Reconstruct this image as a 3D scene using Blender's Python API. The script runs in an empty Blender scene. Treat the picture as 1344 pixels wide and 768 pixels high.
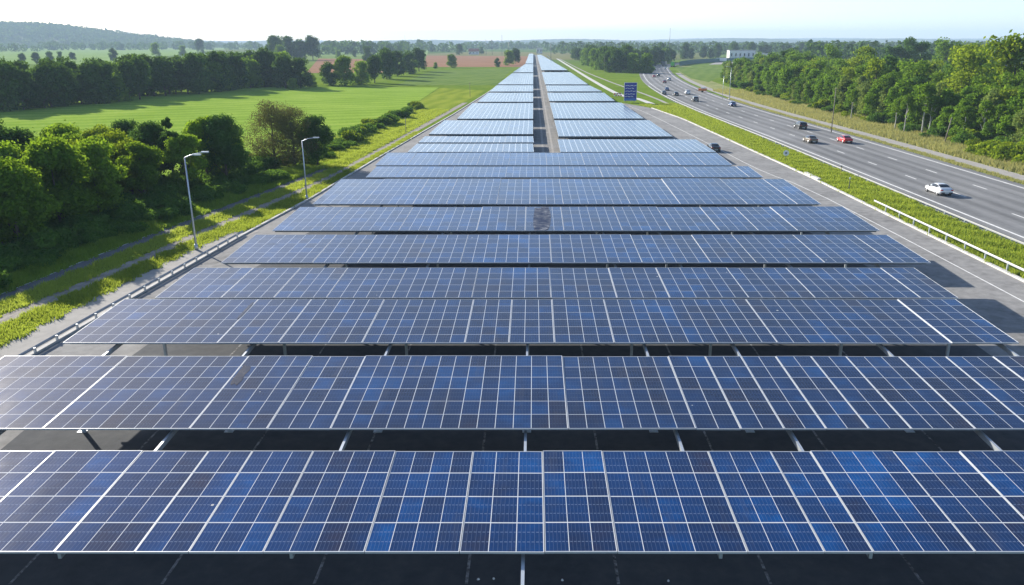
import bpy, math, random
import numpy as np
from mathutils import Vector, Matrix

R = math.radians
random.seed(7)
sc = bpy.context.scene
COL = sc.collection

# ------------------------------------------------------------------ camera
CAM_H, FPX, PITCH, VPX = 17.0, 1050.0, math.atan(329 / 1050.0), 700.0
cam_d = bpy.data.cameras.new('camera')
cam_d.sensor_width = 36.0
cam_d.lens = 36.0 * FPX / 1344.0
cam_d.shift_x = -(VPX - 672.0) / 1344.0
cam_d.clip_start = 0.5
cam_d.clip_end = 30000.0
cam = bpy.data.objects.new('camera', cam_d)
cam.location = (0, 0, CAM_H)
cam.rotation_euler = (math.pi / 2 - PITCH, 0, 0)
COL.objects.link(cam)
sc.camera = cam

# ------------------------------------------------------------------ light
SUN_EL, SUN_AZ = 21.5, -42.0           # azimuth measured from +Y towards +X
w = bpy.data.worlds.new('World')
sc.world = w
w.use_nodes = True
nt = w.node_tree
bg = nt.nodes['Background']
sky = nt.nodes.new('ShaderNodeTexSky')
sky.sky_type = 'NISHITA'
sky.sun_disc = False
sky.sun_elevation = R(SUN_EL)
sky.sun_rotation = R(SUN_AZ)
sky.air_density = 0.7
sky.dust_density = 0.5
sky.ozone_density = 1.5
nt.links.new(sky.outputs[0], bg.inputs[0])
bg.inputs[1].default_value = 0.108

sl = bpy.data.lights.new('sun', 'SUN')
sl.energy = 5.0
sl.angle = R(0.5)
sl.color = (1.0, 0.93, 0.82)
so = bpy.data.objects.new('sun', sl)
sd = Vector((math.sin(R(SUN_AZ)) * math.cos(R(SUN_EL)), math.cos(R(SUN_AZ)) * math.cos(R(SUN_EL)), math.sin(R(SUN_EL))))
so.rotation_euler = sd.to_track_quat('Z', 'Y').to_euler()
so.location = (-60, 60, 80)
COL.objects.link(so)

sc.view_settings.view_transform = 'Standard'
sc.view_settings.look = 'None'
sc.view_settings.gamma = 1.0
sc.view_settings.use_curve_mapping = False
sc.view_settings.exposure = 1.06
sc.cycles.max_bounces = 6
sc.cycles.transmission_bounces = 4
sc.cycles.volume_bounces = 0

# ------------------------------------------------------------------ helpers
SP, CP = math.sin(PITCH), math.cos(PITCH)

def zc(y): return FPX * SP + (y - 384.0) * CP

def g(px, py, z=0.0):
    """point of the plane at height z seen at that place of the photograph"""
    v = py - 384.0
    d = FPX * SP + v * CP
    h = CAM_H - z
    return ((px - VPX) * h / d, (FPX * CP - v * SP) * h / d)

def gy(py, z=0.0): return g(0, py, z)[1]

def link(o, parent=None):
    COL.objects.link(o)
    if parent is not None:
        o.parent = parent
    return o

def tag(o, label=None, cat=None, group=None, kind=None):
    if label: o['label'] = label
    if cat: o['category'] = cat
    if group: o['group'] = group
    if kind: o['kind'] = kind
    return o

def empty(name, loc, rz=0.0):
    o = bpy.data.objects.new(name, None)
    o.empty_display_size = 0.3
    o.location = loc
    o.rotation_euler = (0, 0, rz)
    COL.objects.link(o)
    return o

def copy_tree(o, parent=None):
    c = o.copy()
    COL.objects.link(c)
    c.parent = parent
    for ch in o.children:
        copy_tree(ch, c)
    return c

class MB:
    def __init__(self):
        self.v, self.f, self.m, self.uv = [], [], [], []
    def face(self, pts, m=0, uv=None):
        b = len(self.v)
        self.v += [tuple(p) for p in pts]
        self.f.append(tuple(range(b, b + len(pts))))
        self.m.append(m)
        self.uv.append(uv if uv else [(p[0], p[1]) for p in pts])
    def box(self, x0, x1, y0, y1, z0, z1, m=0):
        p = [(x0, y0, z0), (x1, y0, z0), (x1, y1, z0), (x0, y1, z0), (x0, y0, z1), (x1, y0, z1), (x1, y1, z1), (x0, y1, z1)]
        for q in ((3, 2, 1, 0), (4, 5, 6, 7), (0, 1, 5, 4), (1, 2, 6, 5), (2, 3, 7, 6), (3, 0, 4, 7)):
            self.face([p[i] for i in q], m)
        return self
    def tube(self, pts, rad, n=8, m=0, caps=True):
        pts = [Vector(p) for p in pts]
        if not isinstance(rad, (list, tuple)): rad = [rad] * len(pts)
        rings = []
        for i, p in enumerate(pts):
            a = pts[max(i - 1, 0)]; b = pts[min(i + 1, len(pts) - 1)]
            d = (b - a).normalized()
            s = d.cross(Vector((0, 1, 0)) if abs(d.y) < 0.9 else Vector((1, 0, 0))).normalized()
            t = d.cross(s)
            base = len(self.v)
            for k in range(n):
                an = 2 * math.pi * k / n
                self.v.append(tuple(p + (s * math.cos(an) + t * math.sin(an)) * rad[i]))
            rings.append(base)
        for i in range(len(rings) - 1):
            for k in range(n):
                k2 = (k + 1) % n
                self.f.append((rings[i] + k, rings[i + 1] + k, rings[i + 1] + k2, rings[i] + k2))
                self.m.append(m); self.uv.append([(0, 0)] * 4)
        if caps:
            for r_, rev in ((rings[0], False), (rings[-1], True)):
                q = tuple(r_ + k for k in range(n))
                self.f.append(q[::-1] if rev else q)
                self.m.append(m); self.uv.append([(0, 0)] * n)
        return self
    def mesh(self, name, mats, smooth=False):
        me = bpy.data.meshes.new(name)
        me.from_pydata(self.v, [], self.f)
        if not isinstance(mats, (list, tuple)): mats = [mats]
        for x in mats: me.materials.append(x)
        me.polygons.foreach_set('material_index', self.m)
        ul = me.uv_layers.new(name='UVMap')
        flat = [c for face in self.uv for p in face for c in p]
        ul.data.foreach_set('uv', flat)
        if smooth:
            me.polygons.foreach_set('use_smooth', [True] * len(self.f))
        me.update()
        return me
    def obj(self, name, mats, parent=None, loc=None, smooth=False):
        o = bpy.data.objects.new(name, self.mesh(name, mats, smooth))
        if loc is not None: o.location = loc
        return link(o, parent)

# ------------------------------------------------------------------ materials
def new_mat(name):
    m = bpy.data.materials.new(name)
    m.use_nodes = True
    n = m.node_tree
    p = n.nodes['Principled BSDF']
    return m, n, p

class N:
    """small node-building helper"""
    def __init__(self, nt): self.nt = nt
    def n(self, t, **kw):
        x = self.nt.nodes.new(t)
        for k, v in kw.items(): setattr(x, k, v)
        return x
    def l(self, a, b): self.nt.links.new(a, b)
    def put(self, sock, v):
        if hasattr(v, 'is_linked') or isinstance(v, bpy.types.NodeSocket): self.l(v, sock)
        else: sock.default_value = v
    def math(self, op, a, b=0.0, c=None):
        x = self.n('ShaderNodeMath', operation=op)
        self.put(x.inputs[0], a); self.put(x.inputs[1], b)
        if c is not None: self.put(x.inputs[2], c)
        return x.outputs[0]
    def mix(self, f, a, b):
        x = self.n('ShaderNodeMix', data_type='RGBA')
        self.put(x.inputs[0], f)
        for s, v in ((x.inputs[6], a), (x.inputs[7], b)):
            if isinstance(v, tuple): v = v if len(v) == 4 else (*v, 1.0)
            self.put(s, v)
        return x.outputs[2]
    def noise(self, scale, detail=4.0, vec=None, rough=0.55, dist=0.0):
        x = self.n('ShaderNodeTexNoise')
        x.inputs['Scale'].default_value = scale
        x.inputs['Detail'].default_value = detail
        x.inputs['Roughness'].default_value = rough
        x.inputs['Distortion'].default_value = dist
        if vec is not None: self.l(vec, x.inputs['Vector'])
        return x.outputs[0]
    def ramp(self, f, stops):
        x = self.n('ShaderNodeValToRGB')
        e = x.color_ramp.elements
        while len(e) < len(stops): e.new(0.5)
        for i, (p, c) in enumerate(stops):
            e[i].position = p
            e[i].color = (*c, 1.0) if len(c) == 3 else c
        self.l(f, x.inputs[0])
        return x.outputs[0]
    def pos(self): return self.n('ShaderNodeNewGeometry').outputs['Position']
    def mapping(self, vec, scale=(1, 1, 1), rot=(0, 0, 0)):
        x = self.n('ShaderNodeMapping')
        x.inputs['Scale'].default_value = scale
        x.inputs['Rotation'].default_value = rot
        self.l(vec, x.inputs['Vector'])
        return x.outputs[0]
    def bump(self, h, strength=0.3, dist=0.05):
        x = self.n('ShaderNodeBump')
        x.inputs['Strength'].default_value = strength
        x.inputs['Distance'].default_value = dist
        self.l(h, x.inputs['Height'])
        return x.outputs[0]

def plain(name, col, rough=0.6, metal=0.0, var=0.0, scale=3.0, spec=0.5, coat=0.0):
    m, nt_, p = new_mat(name)
    h = N(nt_)
    if var:
        co = h.n('ShaderNodeTexCoord').outputs['Object']
        f = h.noise(scale, 5.0, co)
        lo = tuple(c * (1 - var) for c in col); hi = tuple(min(c * (1 + var), 1) for c in col)
        h.l(h.mix(f, lo, hi), p.inputs['Base Color'])
    else:
        p.inputs['Base Color'].default_value = (*col, 1)
    p.inputs['Roughness'].default_value = rough
    p.inputs['Metallic'].default_value = metal
    p.inputs['Specular IOR Level'].default_value = spec
    if coat: p.inputs['Coat Weight'].default_value = coat
    return m

def ground_mat(name, stops, scale, scale2=0.3, stretch=None, bump=0.0, rough=0.9, rot=0.0, spec=0.05):
    """patchy colour from two noises in world metres"""
    m, nt_, p = new_mat(name)
    h = N(nt_)
    pos = h.pos()
    v1 = h.mapping(pos, stretch or (1, 1, 1), (0, 0, rot))
    a = h.noise(scale, 6.0, v1, 0.65)
    b = h.noise(scale * scale2, 4.0, pos, 0.6)
    f = h.math('ADD', h.math('MULTIPLY', a, 0.55), h.math('MULTIPLY', b, 0.45))
    h.l(h.ramp(f, stops), p.inputs['Base Color'])
    p.inputs['Roughness'].default_value = rough
    p.inputs['Specular IOR Level'].default_value = spec
    if bump:
        h.l(h.bump(a, bump, 0.1), p.inputs['Normal'])
    return m

def leaf_mat(name, dark, light, trans=0.35):
    m, nt_, p = new_mat(name)
    h = N(nt_)
    geo = h.n('ShaderNodeNewGeometry')
    oi = h.n('ShaderNodeObjectInfo')
    nz = h.noise(0.9, 2.0, h.n('ShaderNodeTexCoord').outputs['Object'])
    f = h.math('ADD', h.math('MULTIPLY', geo.outputs['Random Per Island'], 0.35), h.math('MULTIPLY', nz, 0.4))
    f = h.math('ADD', f, h.math('MULTIPLY', oi.outputs['Random'], 0.35))
    col = h.ramp(f, [(0.25, dark), (0.85, light)])
    nt_.nodes.remove(p)
    d = h.n('ShaderNodeBsdfDiffuse'); t = h.n('ShaderNodeBsdfTranslucent')
    h.l(col, d.inputs[0])
    tc = h.mix(0.5, col, (light[0] * 1.5, light[1] * 1.35, light[2] * 0.6))
    h.l(tc, t.inputs[0])
    ms = h.n('ShaderNodeMixShader'); ms.inputs[0].default_value = trans
    h.l(d.outputs[0], ms.inputs[1]); h.l(t.outputs[0], ms.inputs[2])
    h.l(ms.outputs[0], nt_.nodes['Material Output'].inputs[0])
    return m

def solar_mat(name, fine, lw_u, lw_v, rough=0.08, pale_sheen=0.0, gain=1.0, ior=1.36):
    m, nt_, p = new_mat(name)
    h = N(nt_)
    uv = h.n('ShaderNodeUVMap').outputs[0]
    s = h.n('ShaderNodeSeparateXYZ'); h.l(uv, s.inputs[0])
    u, v = s.outputs[0], s.outputs[1]
    def line(x, k, wd):
        fr = h.math('FRACT', h.math('MULTIPLY', x, k))
        d = h.math('MINIMUM', fr, h.math('SUBTRACT', 1.0, fr))
        return h.math('LESS_THAN', d, wd)
    grid = h.math('MAXIMUM', line(u, 1.0, lw_u), line(v, 1.0, lw_v))
    oi = h.n('ShaderNodeObjectInfo').outputs['Random']
    cmb = h.n('ShaderNodeCombineXYZ')
    h.l(h.math('FLOOR', u), cmb.inputs[0]); h.l(h.math('FLOOR', v), cmb.inputs[1])
    h.l(h.math('MULTIPLY', oi, 57.0), cmb.inputs[2])
    wn = h.n('ShaderNodeTexWhiteNoise', noise_dimensions='3D'); h.l(cmb.outputs[0], wn.inputs['Vector'])
    nz = h.noise(0.20, 4.0, h.pos(), 0.7)
    f = h.math('ADD', h.math('MULTIPLY', wn.outputs['Value'], 0.26), h.math('MULTIPLY', nz, 0.74))
    cells = h.ramp(f, [(pp_, tuple(c * gain for c in cc)) for pp_, cc in ((0.25, (0.017, 0.013, 0.022)), (0.38, (0.004, 0.012, 0.040)), (0.58, (0.002, 0.021, 0.080)), (0.74, (0.001, 0.048, 0.170)))])
    # crystalline mottle inside the wafers
    mott = h.noise(9.0, 3.0, h.pos(), 0.7)
    cells = h.mix(h.math('MULTIPLY', mott, 0.45), cells, (0.004, 0.008, 0.028))
    if fine:
        bus = h.math('MULTIPLY', line(v, 3.0, 0.045), h.math('GREATER_THAN', h.math('FRACT', h.math('MULTIPLY', u, 6.0)), 0.35))
        fing = h.math('MULTIPLY', line(u, 6.0, 0.07), 0.45)
        fl = h.math('MULTIPLY', h.math('MAXIMUM', bus, fing), fine)
        cells = h.mix(fl, cells, (0.22, 0.28, 0.40))
    dust_sheen = h.noise(1.3, 5.0, h.mapping(h.pos(), (1.0, 0.35, 1)), 0.7)
    cells = h.mix(h.math('MULTIPLY', dust_sheen, 0.012 + pale_sheen), cells, (0.30, 0.32, 0.36))  # light dust, plus a painted sky sheen that grows on farther rows
    col = h.mix(grid, cells, (0.54, 0.56, 0.59))
    # bird droppings and grime run down the slope
    vo = h.n('ShaderNodeTexVoronoi', feature='F1'); vo.inputs['Scale'].default_value = 0.9
    h.l(h.pos(), vo.inputs['Vector'])
    vs = h.n('ShaderNodeSeparateColor'); h.l(vo.outputs['Color'], vs.inputs[0])
    drop = h.math('MULTIPLY', h.math('LESS_THAN', vo.outputs['Distance'], h.math('MULTIPLY', vs.outputs[1], 0.055)), h.math('GREATER_THAN', vs.outputs[0], 0.72))
    col = h.mix(h.math('MULTIPLY', drop, 0.8), col, (0.55, 0.54, 0.50))
    grime = h.noise(0.8, 5.0, h.mapping(h.pos(), (2.2, 0.22, 1)), 0.75)
    gm = h.n('ShaderNodeMapRange'); gm.inputs[1].default_value = 0.55; gm.inputs[2].default_value = 0.78; gm.inputs[4].default_value = 0.30
    h.l(grime, gm.inputs[0])
    col = h.mix(gm.outputs[0], col, (0.085, 0.080, 0.080))
    h.l(col, p.inputs['Base Color'])
    p.inputs['Roughness'].default_value = 0.17
    h.l(h.math('ADD', rough, h.math('MULTIPLY', dust_sheen, 0.08)), p.inputs['Roughness'])
    p.inputs['IOR'].default_value = ior
    return m

M = {}
M['solar_near'] = solar_mat('solar_near', 0.36, 0.016, 0.017, 0.05, 0.0, 2.0)
M['solar_mid'] = solar_mat('solar_mid', 0.16, 0.018, 0.012, 0.06, 0.035, 1.3)
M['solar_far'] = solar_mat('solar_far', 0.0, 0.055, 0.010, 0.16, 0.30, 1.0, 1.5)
M['frame'] = plain('frame', (0.50, 0.52, 0.55), 0.45, 0.15)
M['back'] = plain('backsheet', (0.35, 0.36, 0.38), 0.6)
M['steel'] = plain('galvanised_steel', (0.50, 0.54, 0.58), 0.42, 0.55, 0.15, 4.0)
M['dark_steel'] = plain('dark_steel', (0.10, 0.11, 0.12), 0.5, 0.4)
M['lot'] = ground_mat('lot_asphalt', [(0.34, (0.17, 0.168, 0.165)), (0.5, (0.262, 0.258, 0.252)), (0.66, (0.34, 0.335, 0.32))], 1.2, 0.12, None, 0.05)
M['motorway'] = ground_mat('motorway_asphalt', [(0.3, (0.155, 0.16, 0.172)), (0.5, (0.19, 0.195, 0.208)), (0.72, (0.225, 0.23, 0.24))], 1.2, 0.15, (1.0, 0.05, 1), 0.03, 0.8, spec=0.35)
def road_mat(name):
    m, nt_, p = new_mat(name)
    h = N(nt_)
    uv = h.n('ShaderNodeUVMap').outputs[0]
    s = h.n('ShaderNodeSeparateXYZ'); h.l(uv, s.inputs[0])
    u = s.outputs[0]
    grain = h.noise(1.2, 6.0, h.pos(), 0.7)
    streak = h.noise(1.0, 5.0, h.mapping(uv, (1.4, 0.02, 1)), 0.7)
    patch = h.noise(0.10, 3.0, h.mapping(uv, (1.0, 0.35, 1)), 0.6)
    # two wheel paths in every lane, polished darker
    w_ = h.math('COSINE', h.math('MULTIPLY', h.math('ADD', u, 0.1), 2 * math.pi / 2.5))
    f = h.math('ADD', h.math('MULTIPLY', grain, 0.25), h.math('ADD', h.math('MULTIPLY', streak, 0.45), h.math('MULTIPLY', patch, 0.30)))
    f = h.math('ADD', f, h.math('MULTIPLY', w_, 0.075))
    # repaired strips with straight joints
    bx = h.n('ShaderNodeTexWhiteNoise', noise_dimensions='2D')
    c = h.n('ShaderNodeCombineXYZ')
    h.l(h.math('FLOOR', h.math('MULTIPLY', h.math('ADD', u, 7.6), 0.2)), c.inputs[0]); h.l(h.math('FLOOR', h.math('MULTIPLY', s.outputs[1], 0.021)), c.inputs[1])
    h.l(c.outputs[0], bx.inputs['Vector'])
    f = h.math('ADD', f, h.math('MULTIPLY', h.math('SUBTRACT', bx.outputs['Value'], 0.5), 0.09))
    h.l(h.ramp(f, [(0.36, (0.118, 0.120, 0.122)), (0.5, (0.186, 0.188, 0.190)), (0.64, (0.250, 0.251, 0.251))]), p.inputs['Base Color'])
    p.inputs['Roughness'].default_value = 0.85
    p.inputs['Specular IOR Level'].default_value = 0.2
    return m
M['motorway'] = road_mat('motorway_worn')
M['concrete'] = ground_mat('path_concrete', [(0.3, (0.26, 0.25, 0.235)), (0.5, (0.35, 0.335, 0.31)), (0.72, (0.43, 0.41, 0.38))], 1.5, 0.2, None, 0.05)
M['kerb'] = ground_mat('kerb_concrete', [(0.3, (0.45, 0.44, 0.42)), (0.7, (0.66, 0.65, 0.62))], 2.0, 0.2)
M['gravel'] = ground_mat('track_gravel', [(0.3, (0.15, 0.135, 0.12)), (0.5, (0.29, 0.265, 0.23)), (0.72, (0.42, 0.39, 0.34))], 3.0, 0.25, (1, 0.25, 1), 0.4)
M['ballast'] = ground_mat('median_gravel', [(0.3, (0.15, 0.15, 0.145)), (0.5, (0.24, 0.235, 0.225)), (0.72, (0.34, 0.33, 0.31))], 1.6, 0.3, (1, 0.04, 1), 0.3)
M['oldpath'] = ground_mat('old_asphalt', [(0.3, (0.10, 0.105, 0.11)), (0.7, (0.19, 0.19, 0.19))], 2.0, 0.2, (1, 0.3, 1), 0.1)
M['paint'] = ground_mat('road_paint', [(0.3, (0.55, 0.55, 0.53)), (0.6, (0.80, 0.80, 0.78))], 3.0, 0.4)
M['grass'] = ground_mat('grass_ground', [(0.28, (0.06, 0.11, 0.012)), (0.5, (0.13, 0.20, 0.024)), (0.72, (0.22, 0.27, 0.055))], 0.45, 0.12, None, 0.5)
M['dry_grass'] = ground_mat('dry_grass_ground', [(0.28, (0.12, 0.17, 0.04)), (0.5, (0.24, 0.26, 0.09)), (0.72, (0.36, 0.34, 0.17))], 0.35, 0.15, (1, 0.4, 1), 0.5)
M['leaf_left'] = leaf_mat('leaf_left', (0.042, 0.112, 0.014), (0.235, 0.375, 0.032), .5)
M['leaf_hedge'] = leaf_mat('leaf_hedge', (0.021, 0.054, 0.021), (0.090, 0.173, 0.030), 0.4)
M['leaf_right'] = leaf_mat('leaf_right', (0.046, 0.115, 0.016), (0.176, 0.297, 0.032), 0.48)
M['leaf_front'] = leaf_mat('leaf_front', (0.057, 0.138, 0.016), (0.172, 0.299, 0.034), 0.5)
M['leaf_pale'] = leaf_mat('leaf_pale', (0.090, 0.150, 0.040), (0.230, 0.310, 0.085), 0.45)
M['leaf_bright'] = leaf_mat('leaf_bright', (0.072, 0.144, 0.012), (0.240, 0.324, 0.026), 0.5)
M['leaf_dark'] = leaf_mat('leaf_dark', (0.025, 0.076, 0.023), (0.090, 0.180, 0.040), 0.42)
M['leaf_twig'] = leaf_mat('leaf_twig', (0.070, 0.080, 0.030), (0.150, 0.150, 0.062), 0.3)
M['leaf_bush'] = leaf_mat('leaf_bush', (0.035, 0.099, 0.022), (0.128, 0.240, 0.040), 0.48)
M['blade'] = leaf_mat('grass_blade', (0.090, 0.180, 0.026), (0.370, 0.450, 0.085), 0.5)
M['blade_dark'] = leaf_mat('grass_blade_dark', (0.065, 0.155, 0.022), (0.240, 0.350, 0.050), 0.5)
M['blade_dry'] = leaf_mat('grass_blade_dry', (0.150, 0.210, 0.045), (0.400, 0.390, 0.200), 0.4)
M['bark'] = plain('bark', (0.075, 0.058, 0.042), 0.9, 0, 0.4, 6.0)
M['birch'] = plain('birch_bark', (0.50, 0.48, 0.43), 0.8, 0, 0.3, 4.0)
M['wood'] = plain('weathered_wood', (0.26, 0.22, 0.17), 0.85, 0, 0.3, 6.0)
M['white'] = plain('white_paint', (0.80, 0.80, 0.79), 0.5, 0, 0.06)
M['blue_sign'] = plain('sign_blue', (0.012, 0.030, 0.30), 0.45)
M['light_blue'] = plain('sign_light_blue', (0.03, 0.16, 0.55), 0.45)
M['red'] = plain('barrier_red', (0.62, 0.04, 0.05), 0.5)
M['orange'] = plain('orange_paint', (0.70, 0.20, 0.03), 0.5)
M['teal'] = plain('noise_wall_teal', (0.03, 0.12, 0.11), 0.7, 0, 0.2, 0.4)
M['tyre'] = plain('tyre_rubber', (0.02, 0.02, 0.021), 0.8)
M['rim'] = plain('rim_metal', (0.62, 0.63, 0.65), 0.3, 0.8)
M['car_glass'] = plain('car_glass', (0.012, 0.016, 0.020), 0.06, 0, 0, 1, 0.6)
M['tail'] = plain('tail_lamp_red', (0.45, 0.012, 0.012), 0.2)
M['lamp_clear'] = plain('headlamp_clear', (0.75, 0.77, 0.80), 0.15)
M['plate'] = plain('plate_white', (0.75, 0.75, 0.70), 0.5)
M['trim'] = plain('black_trim', (0.022, 0.022, 0.024), 0.55)
def paint(name, col): return plain('paint_' + name, col, 0.28, 0.15, 0, 1, 0.5, 1.0)
PAINT = dict(white=paint('white', (0.78, 0.79, 0.80)), red=paint('red', (0.55, 0.015, 0.02)), black=paint('black', (0.014, 0.015, 0.018)),
             beige_glow=paint('beige_glow', (0.16, 0.125, 0.085)), blue=paint('blue', (0.02, 0.07, 0.20)), silver=paint('silver', (0.50, 0.52, 0.54)),  # first entry blends the sun's beige reflection into a dark car paint
             dred=paint('dark_red', (0.22, 0.02, 0.025)), grey=paint('grey', (0.12, 0.125, 0.13)), green=paint('green', (0.10, 0.50, 0.06)))

def field_mat(name, stops, rowscale, ang, amount=0.25, cell=0.05):
    m, nt_, p = new_mat(name)
    h = N(nt_)
    pos = h.pos()
    a = h.noise(cell, 5.0, pos, 0.65)
    fine = h.noise(1.6, 4.0, h.mapping(pos, (1, 0.45, 1), (0, 0, ang)), 0.7)
    wv = h.n('ShaderNodeTexWave', wave_type='BANDS', bands_direction='X')
    wv.inputs['Scale'].default_value = rowscale
    wv.inputs['Distortion'].default_value = 5.0
    wv.inputs['Detail'].default_value = 3.0
    wv.inputs['Detail Scale'].default_value = 0.6
    h.l(h.mapping(pos, (1, 1, 1), (0, 0, ang)), wv.inputs['Vector'])
    f = h.math('ADD', h.math('MULTIPLY', a, 0.55), h.math('MULTIPLY', fine, 0.45))
    f = h.math('ADD', f, h.math('MULTIPLY', h.math('SUBTRACT', wv.outputs['Fac'], 0.5), amount))
    h.l(h.ramp(f, stops), p.inputs['Base Color'])
    p.inputs['Roughness'].default_value = 0.9
    p.inputs['Specular IOR Level'].default_value = 0.0
    h.l(h.bump(fine, 0.5, 0.15), p.inputs['Normal'])
    return m
M['field_bright'] = field_mat('field_bright', [(0.25, (0.13, 0.235, 0.024)), (0.5, (0.225, 0.340, 0.048)), (0.75, (0.33, 0.425, 0.085))], 0.040, R(66), 0.15)
M['field_mid'] = field_mat('field_mid', [(0.25, (0.08, 0.14, 0.03)), (0.5, (0.14, 0.21, 0.05)), (0.75, (0.21, 0.27, 0.08))], 0.05, R(14), 0.10)
M['field_yellow'] = field_mat('field_yellow', [(0.25, (0.11, 0.17, 0.02)), (0.5, (0.21, 0.27, 0.032)), (0.75, (0.30, 0.33, 0.05))], 0.06, R(4), 0.16)
M['field_pale'] = field_mat('field_pale', [(0.25, (0.16, 0.25, 0.07)), (0.5, (0.22, 0.32, 0.10)), (0.75, (0.28, 0.37, 0.14))], 0.03, R(40), 0.15, 0.01)
M['field_brown'] = field_mat('field_brown', [(0.25, (0.22, 0.125, 0.075)), (0.5, (0.30, 0.17, 0.105)), (0.75, (0.36, 0.22, 0.14))], 0.05, R(30), 0.15, 0.02)
M['forest_far'] = ground_mat('forest_far', [(0.3, (0.012, 0.030, 0.014)), (0.5, (0.030, 0.062, 0.022)), (0.7, (0.075, 0.12, 0.035))], 0.03, 0.3, (1, .35, 1))

def ground_sheet():
    m, nt_, p = new_mat('ground_country')
    h = N(nt_)
    pos = h.pos()
    vo = h.n('ShaderNodeTexVoronoi', feature='F1')
    vo.inputs['Scale'].default_value = 0.0035
    h.l(h.mapping(pos, (1, 0.55, 1), (0, 0, 0.4)), vo.inputs['Vector'])
    sp = h.n('ShaderNodeSeparateColor'); h.l(vo.outputs['Color'], sp.inputs[0])
    patch = h.ramp(sp.outputs[0], [(0.0, (0.08, 0.13, 0.03)), (0.35, (0.12, 0.19, 0.045)), (0.6, (0.17, 0.23, 0.07)), (0.8, (0.10, 0.15, 0.035)), (1.0, (0.26, 0.22, 0.12))])
    near = h.ramp(h.math('ADD', h.math('MULTIPLY', h.noise(0.4, 6.0, pos, 0.65), 0.55), h.math('MULTIPLY', h.noise(0.05, 4.0, pos), 0.45)),
                  [(0.28, (0.07, 0.125, 0.012)), (0.5, (0.14, 0.215, 0.024)), (0.72, (0.22, 0.27, 0.05))])
    s = h.n('ShaderNodeSeparateXYZ'); h.l(pos, s.inputs[0])
    f = h.math('MULTIPLY', h.math('SUBTRACT', s.outputs[1], 500.0), 0.003)
    cl = h.n('ShaderNodeClamp'); h.l(f, cl.inputs[0])
    h.l(h.mix(cl.outputs[0], near, patch), p.inputs['Base Color'])
    p.inputs['Roughness'].default_value = 0.95
    p.inputs['Specular IOR Level'].default_value = 0.0
    return m
M['ground'] = ground_sheet()

# ------------------------------------------------------------------ ground, roads, paths
def structure(o): o['kind'] = 'structure'; return o

def lerp_poly(pts, y):
    if y <= pts[0][0]: return pts[0][1]
    for (a, b), (c, d) in zip(pts, pts[1:]):
        if y <= c: return b + (d - b) * (y - a) / (c - a)
    return pts[-1][1]

mb = MB()
mb.face([(-9000, -300, 0), (9000, -300, 0), (9000, 9500, 0), (-9000, 9500, 0)])
structure(mb.obj('ground', M['ground']))

def smooth_line(pts, step):
    """Catmull-Rom through the points, resampled"""
    P = [Vector((p[0], p[1])) for p in pts]
    P = [P[0] * 2 - P[1]] + P + [P[-1] * 2 - P[-2]]
    out = []
    for i in range(1, len(P) - 2):
        a, b, c, d = P[i - 1:i + 3]
        n = max(2, int((c - b).length / step))
        for k in range(n):
            t = k / n
            out.append(0.5 * ((2 * b) + (c - a) * t + (2 * a - 5 * b + 4 * c - d) * t * t + (3 * b - a - 3 * c + d) * t ** 3))
    out.append(P[-2])
    return out

def offs(line, o):
    res = []
    for i, p in enumerate(line):
        a = line[max(i - 1, 0)]; b = line[min(i + 1, len(line) - 1)]
        t = (b - a).normalized()
        res.append(p + Vector((t.y, -t.x)) * o)
    return res

def ribbon(name, line, o0, o1, z, mat, kind='structure', thick=0.0, mbx=None):
    A, B = offs(line, o0), offs(line, o1)
    m_ = mbx or MB()
    run = 0.0
    for i in range(len(line) - 1):
        nx_ = run + (line[i + 1] - line[i]).length
        m_.face([(*A[i], z), (*B[i], z), (*B[i + 1], z), (*A[i + 1], z)], 0, [(o0, run), (o1, run), (o1, nx_), (o0, nx_)])
        run = nx_
        if thick:
            m_.face([(*A[i], z - thick), (*A[i], z), (*A[i + 1], z), (*A[i + 1], z - thick)])
            m_.face([(*B[i], z), (*B[i], z - thick), (*B[i + 1], z - thick), (*B[i + 1], z)])
    if thick:
        for j, rev in ((0, False), (len(line) - 1, True)):
            q = [(*A[j], z - thick), (*B[j], z - thick), (*B[j], z), (*A[j], z)]
            m_.face(q[::-1] if rev else q)
    if mbx is None:
        o = m_.obj(name, mat)
        if kind: o['kind'] = kind
        return o

def poly(name, pts, z, mat):
    m_ = MB(); m_.face([(p[0], p[1], z) for p in pts])
    return structure(m_.obj(name, mat))

# fields
poly('field', [(-46, 50), (-41, 100), (-38, 150), (-33.8, 225), (-37, 322), (-107, 326), (-150, 215), (-330, 140), (-330, 50)][::1], 0.012, M['field_bright'])
poly('meadow', [(-28.5, 128), (-25.4, 160), (-21.4, 225), (-17.4, 300), (-36, 318), (-33.4, 225), (-37.4, 150), (-36, 128)], 0.016, M['field_yellow'])
def pp(l): return [g(*p) for p in l]
poly('field', pp([(520, 112), (652, 112), (672, 90), (566, 93)]), 0.02, M['field_mid'])
poly('field', pp([(402, 96), (535, 95), (500, 78), (418, 77)]), 0.025, M['field_brown'])
poly('field', pp([(556, 88), (690, 88), (693, 74), (560, 73)]), 0.025, M['field_brown'])
poly('field', pp([(420, 73), (560, 73), (564, 63.5), (424, 63.5)]), 0.03, M['field_pale'])
poly('field', pp([(-260, 86), (150, 84), (262, 68), (330, 62.5), (-60, 62)]), 0.03, M['field_pale'])

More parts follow.
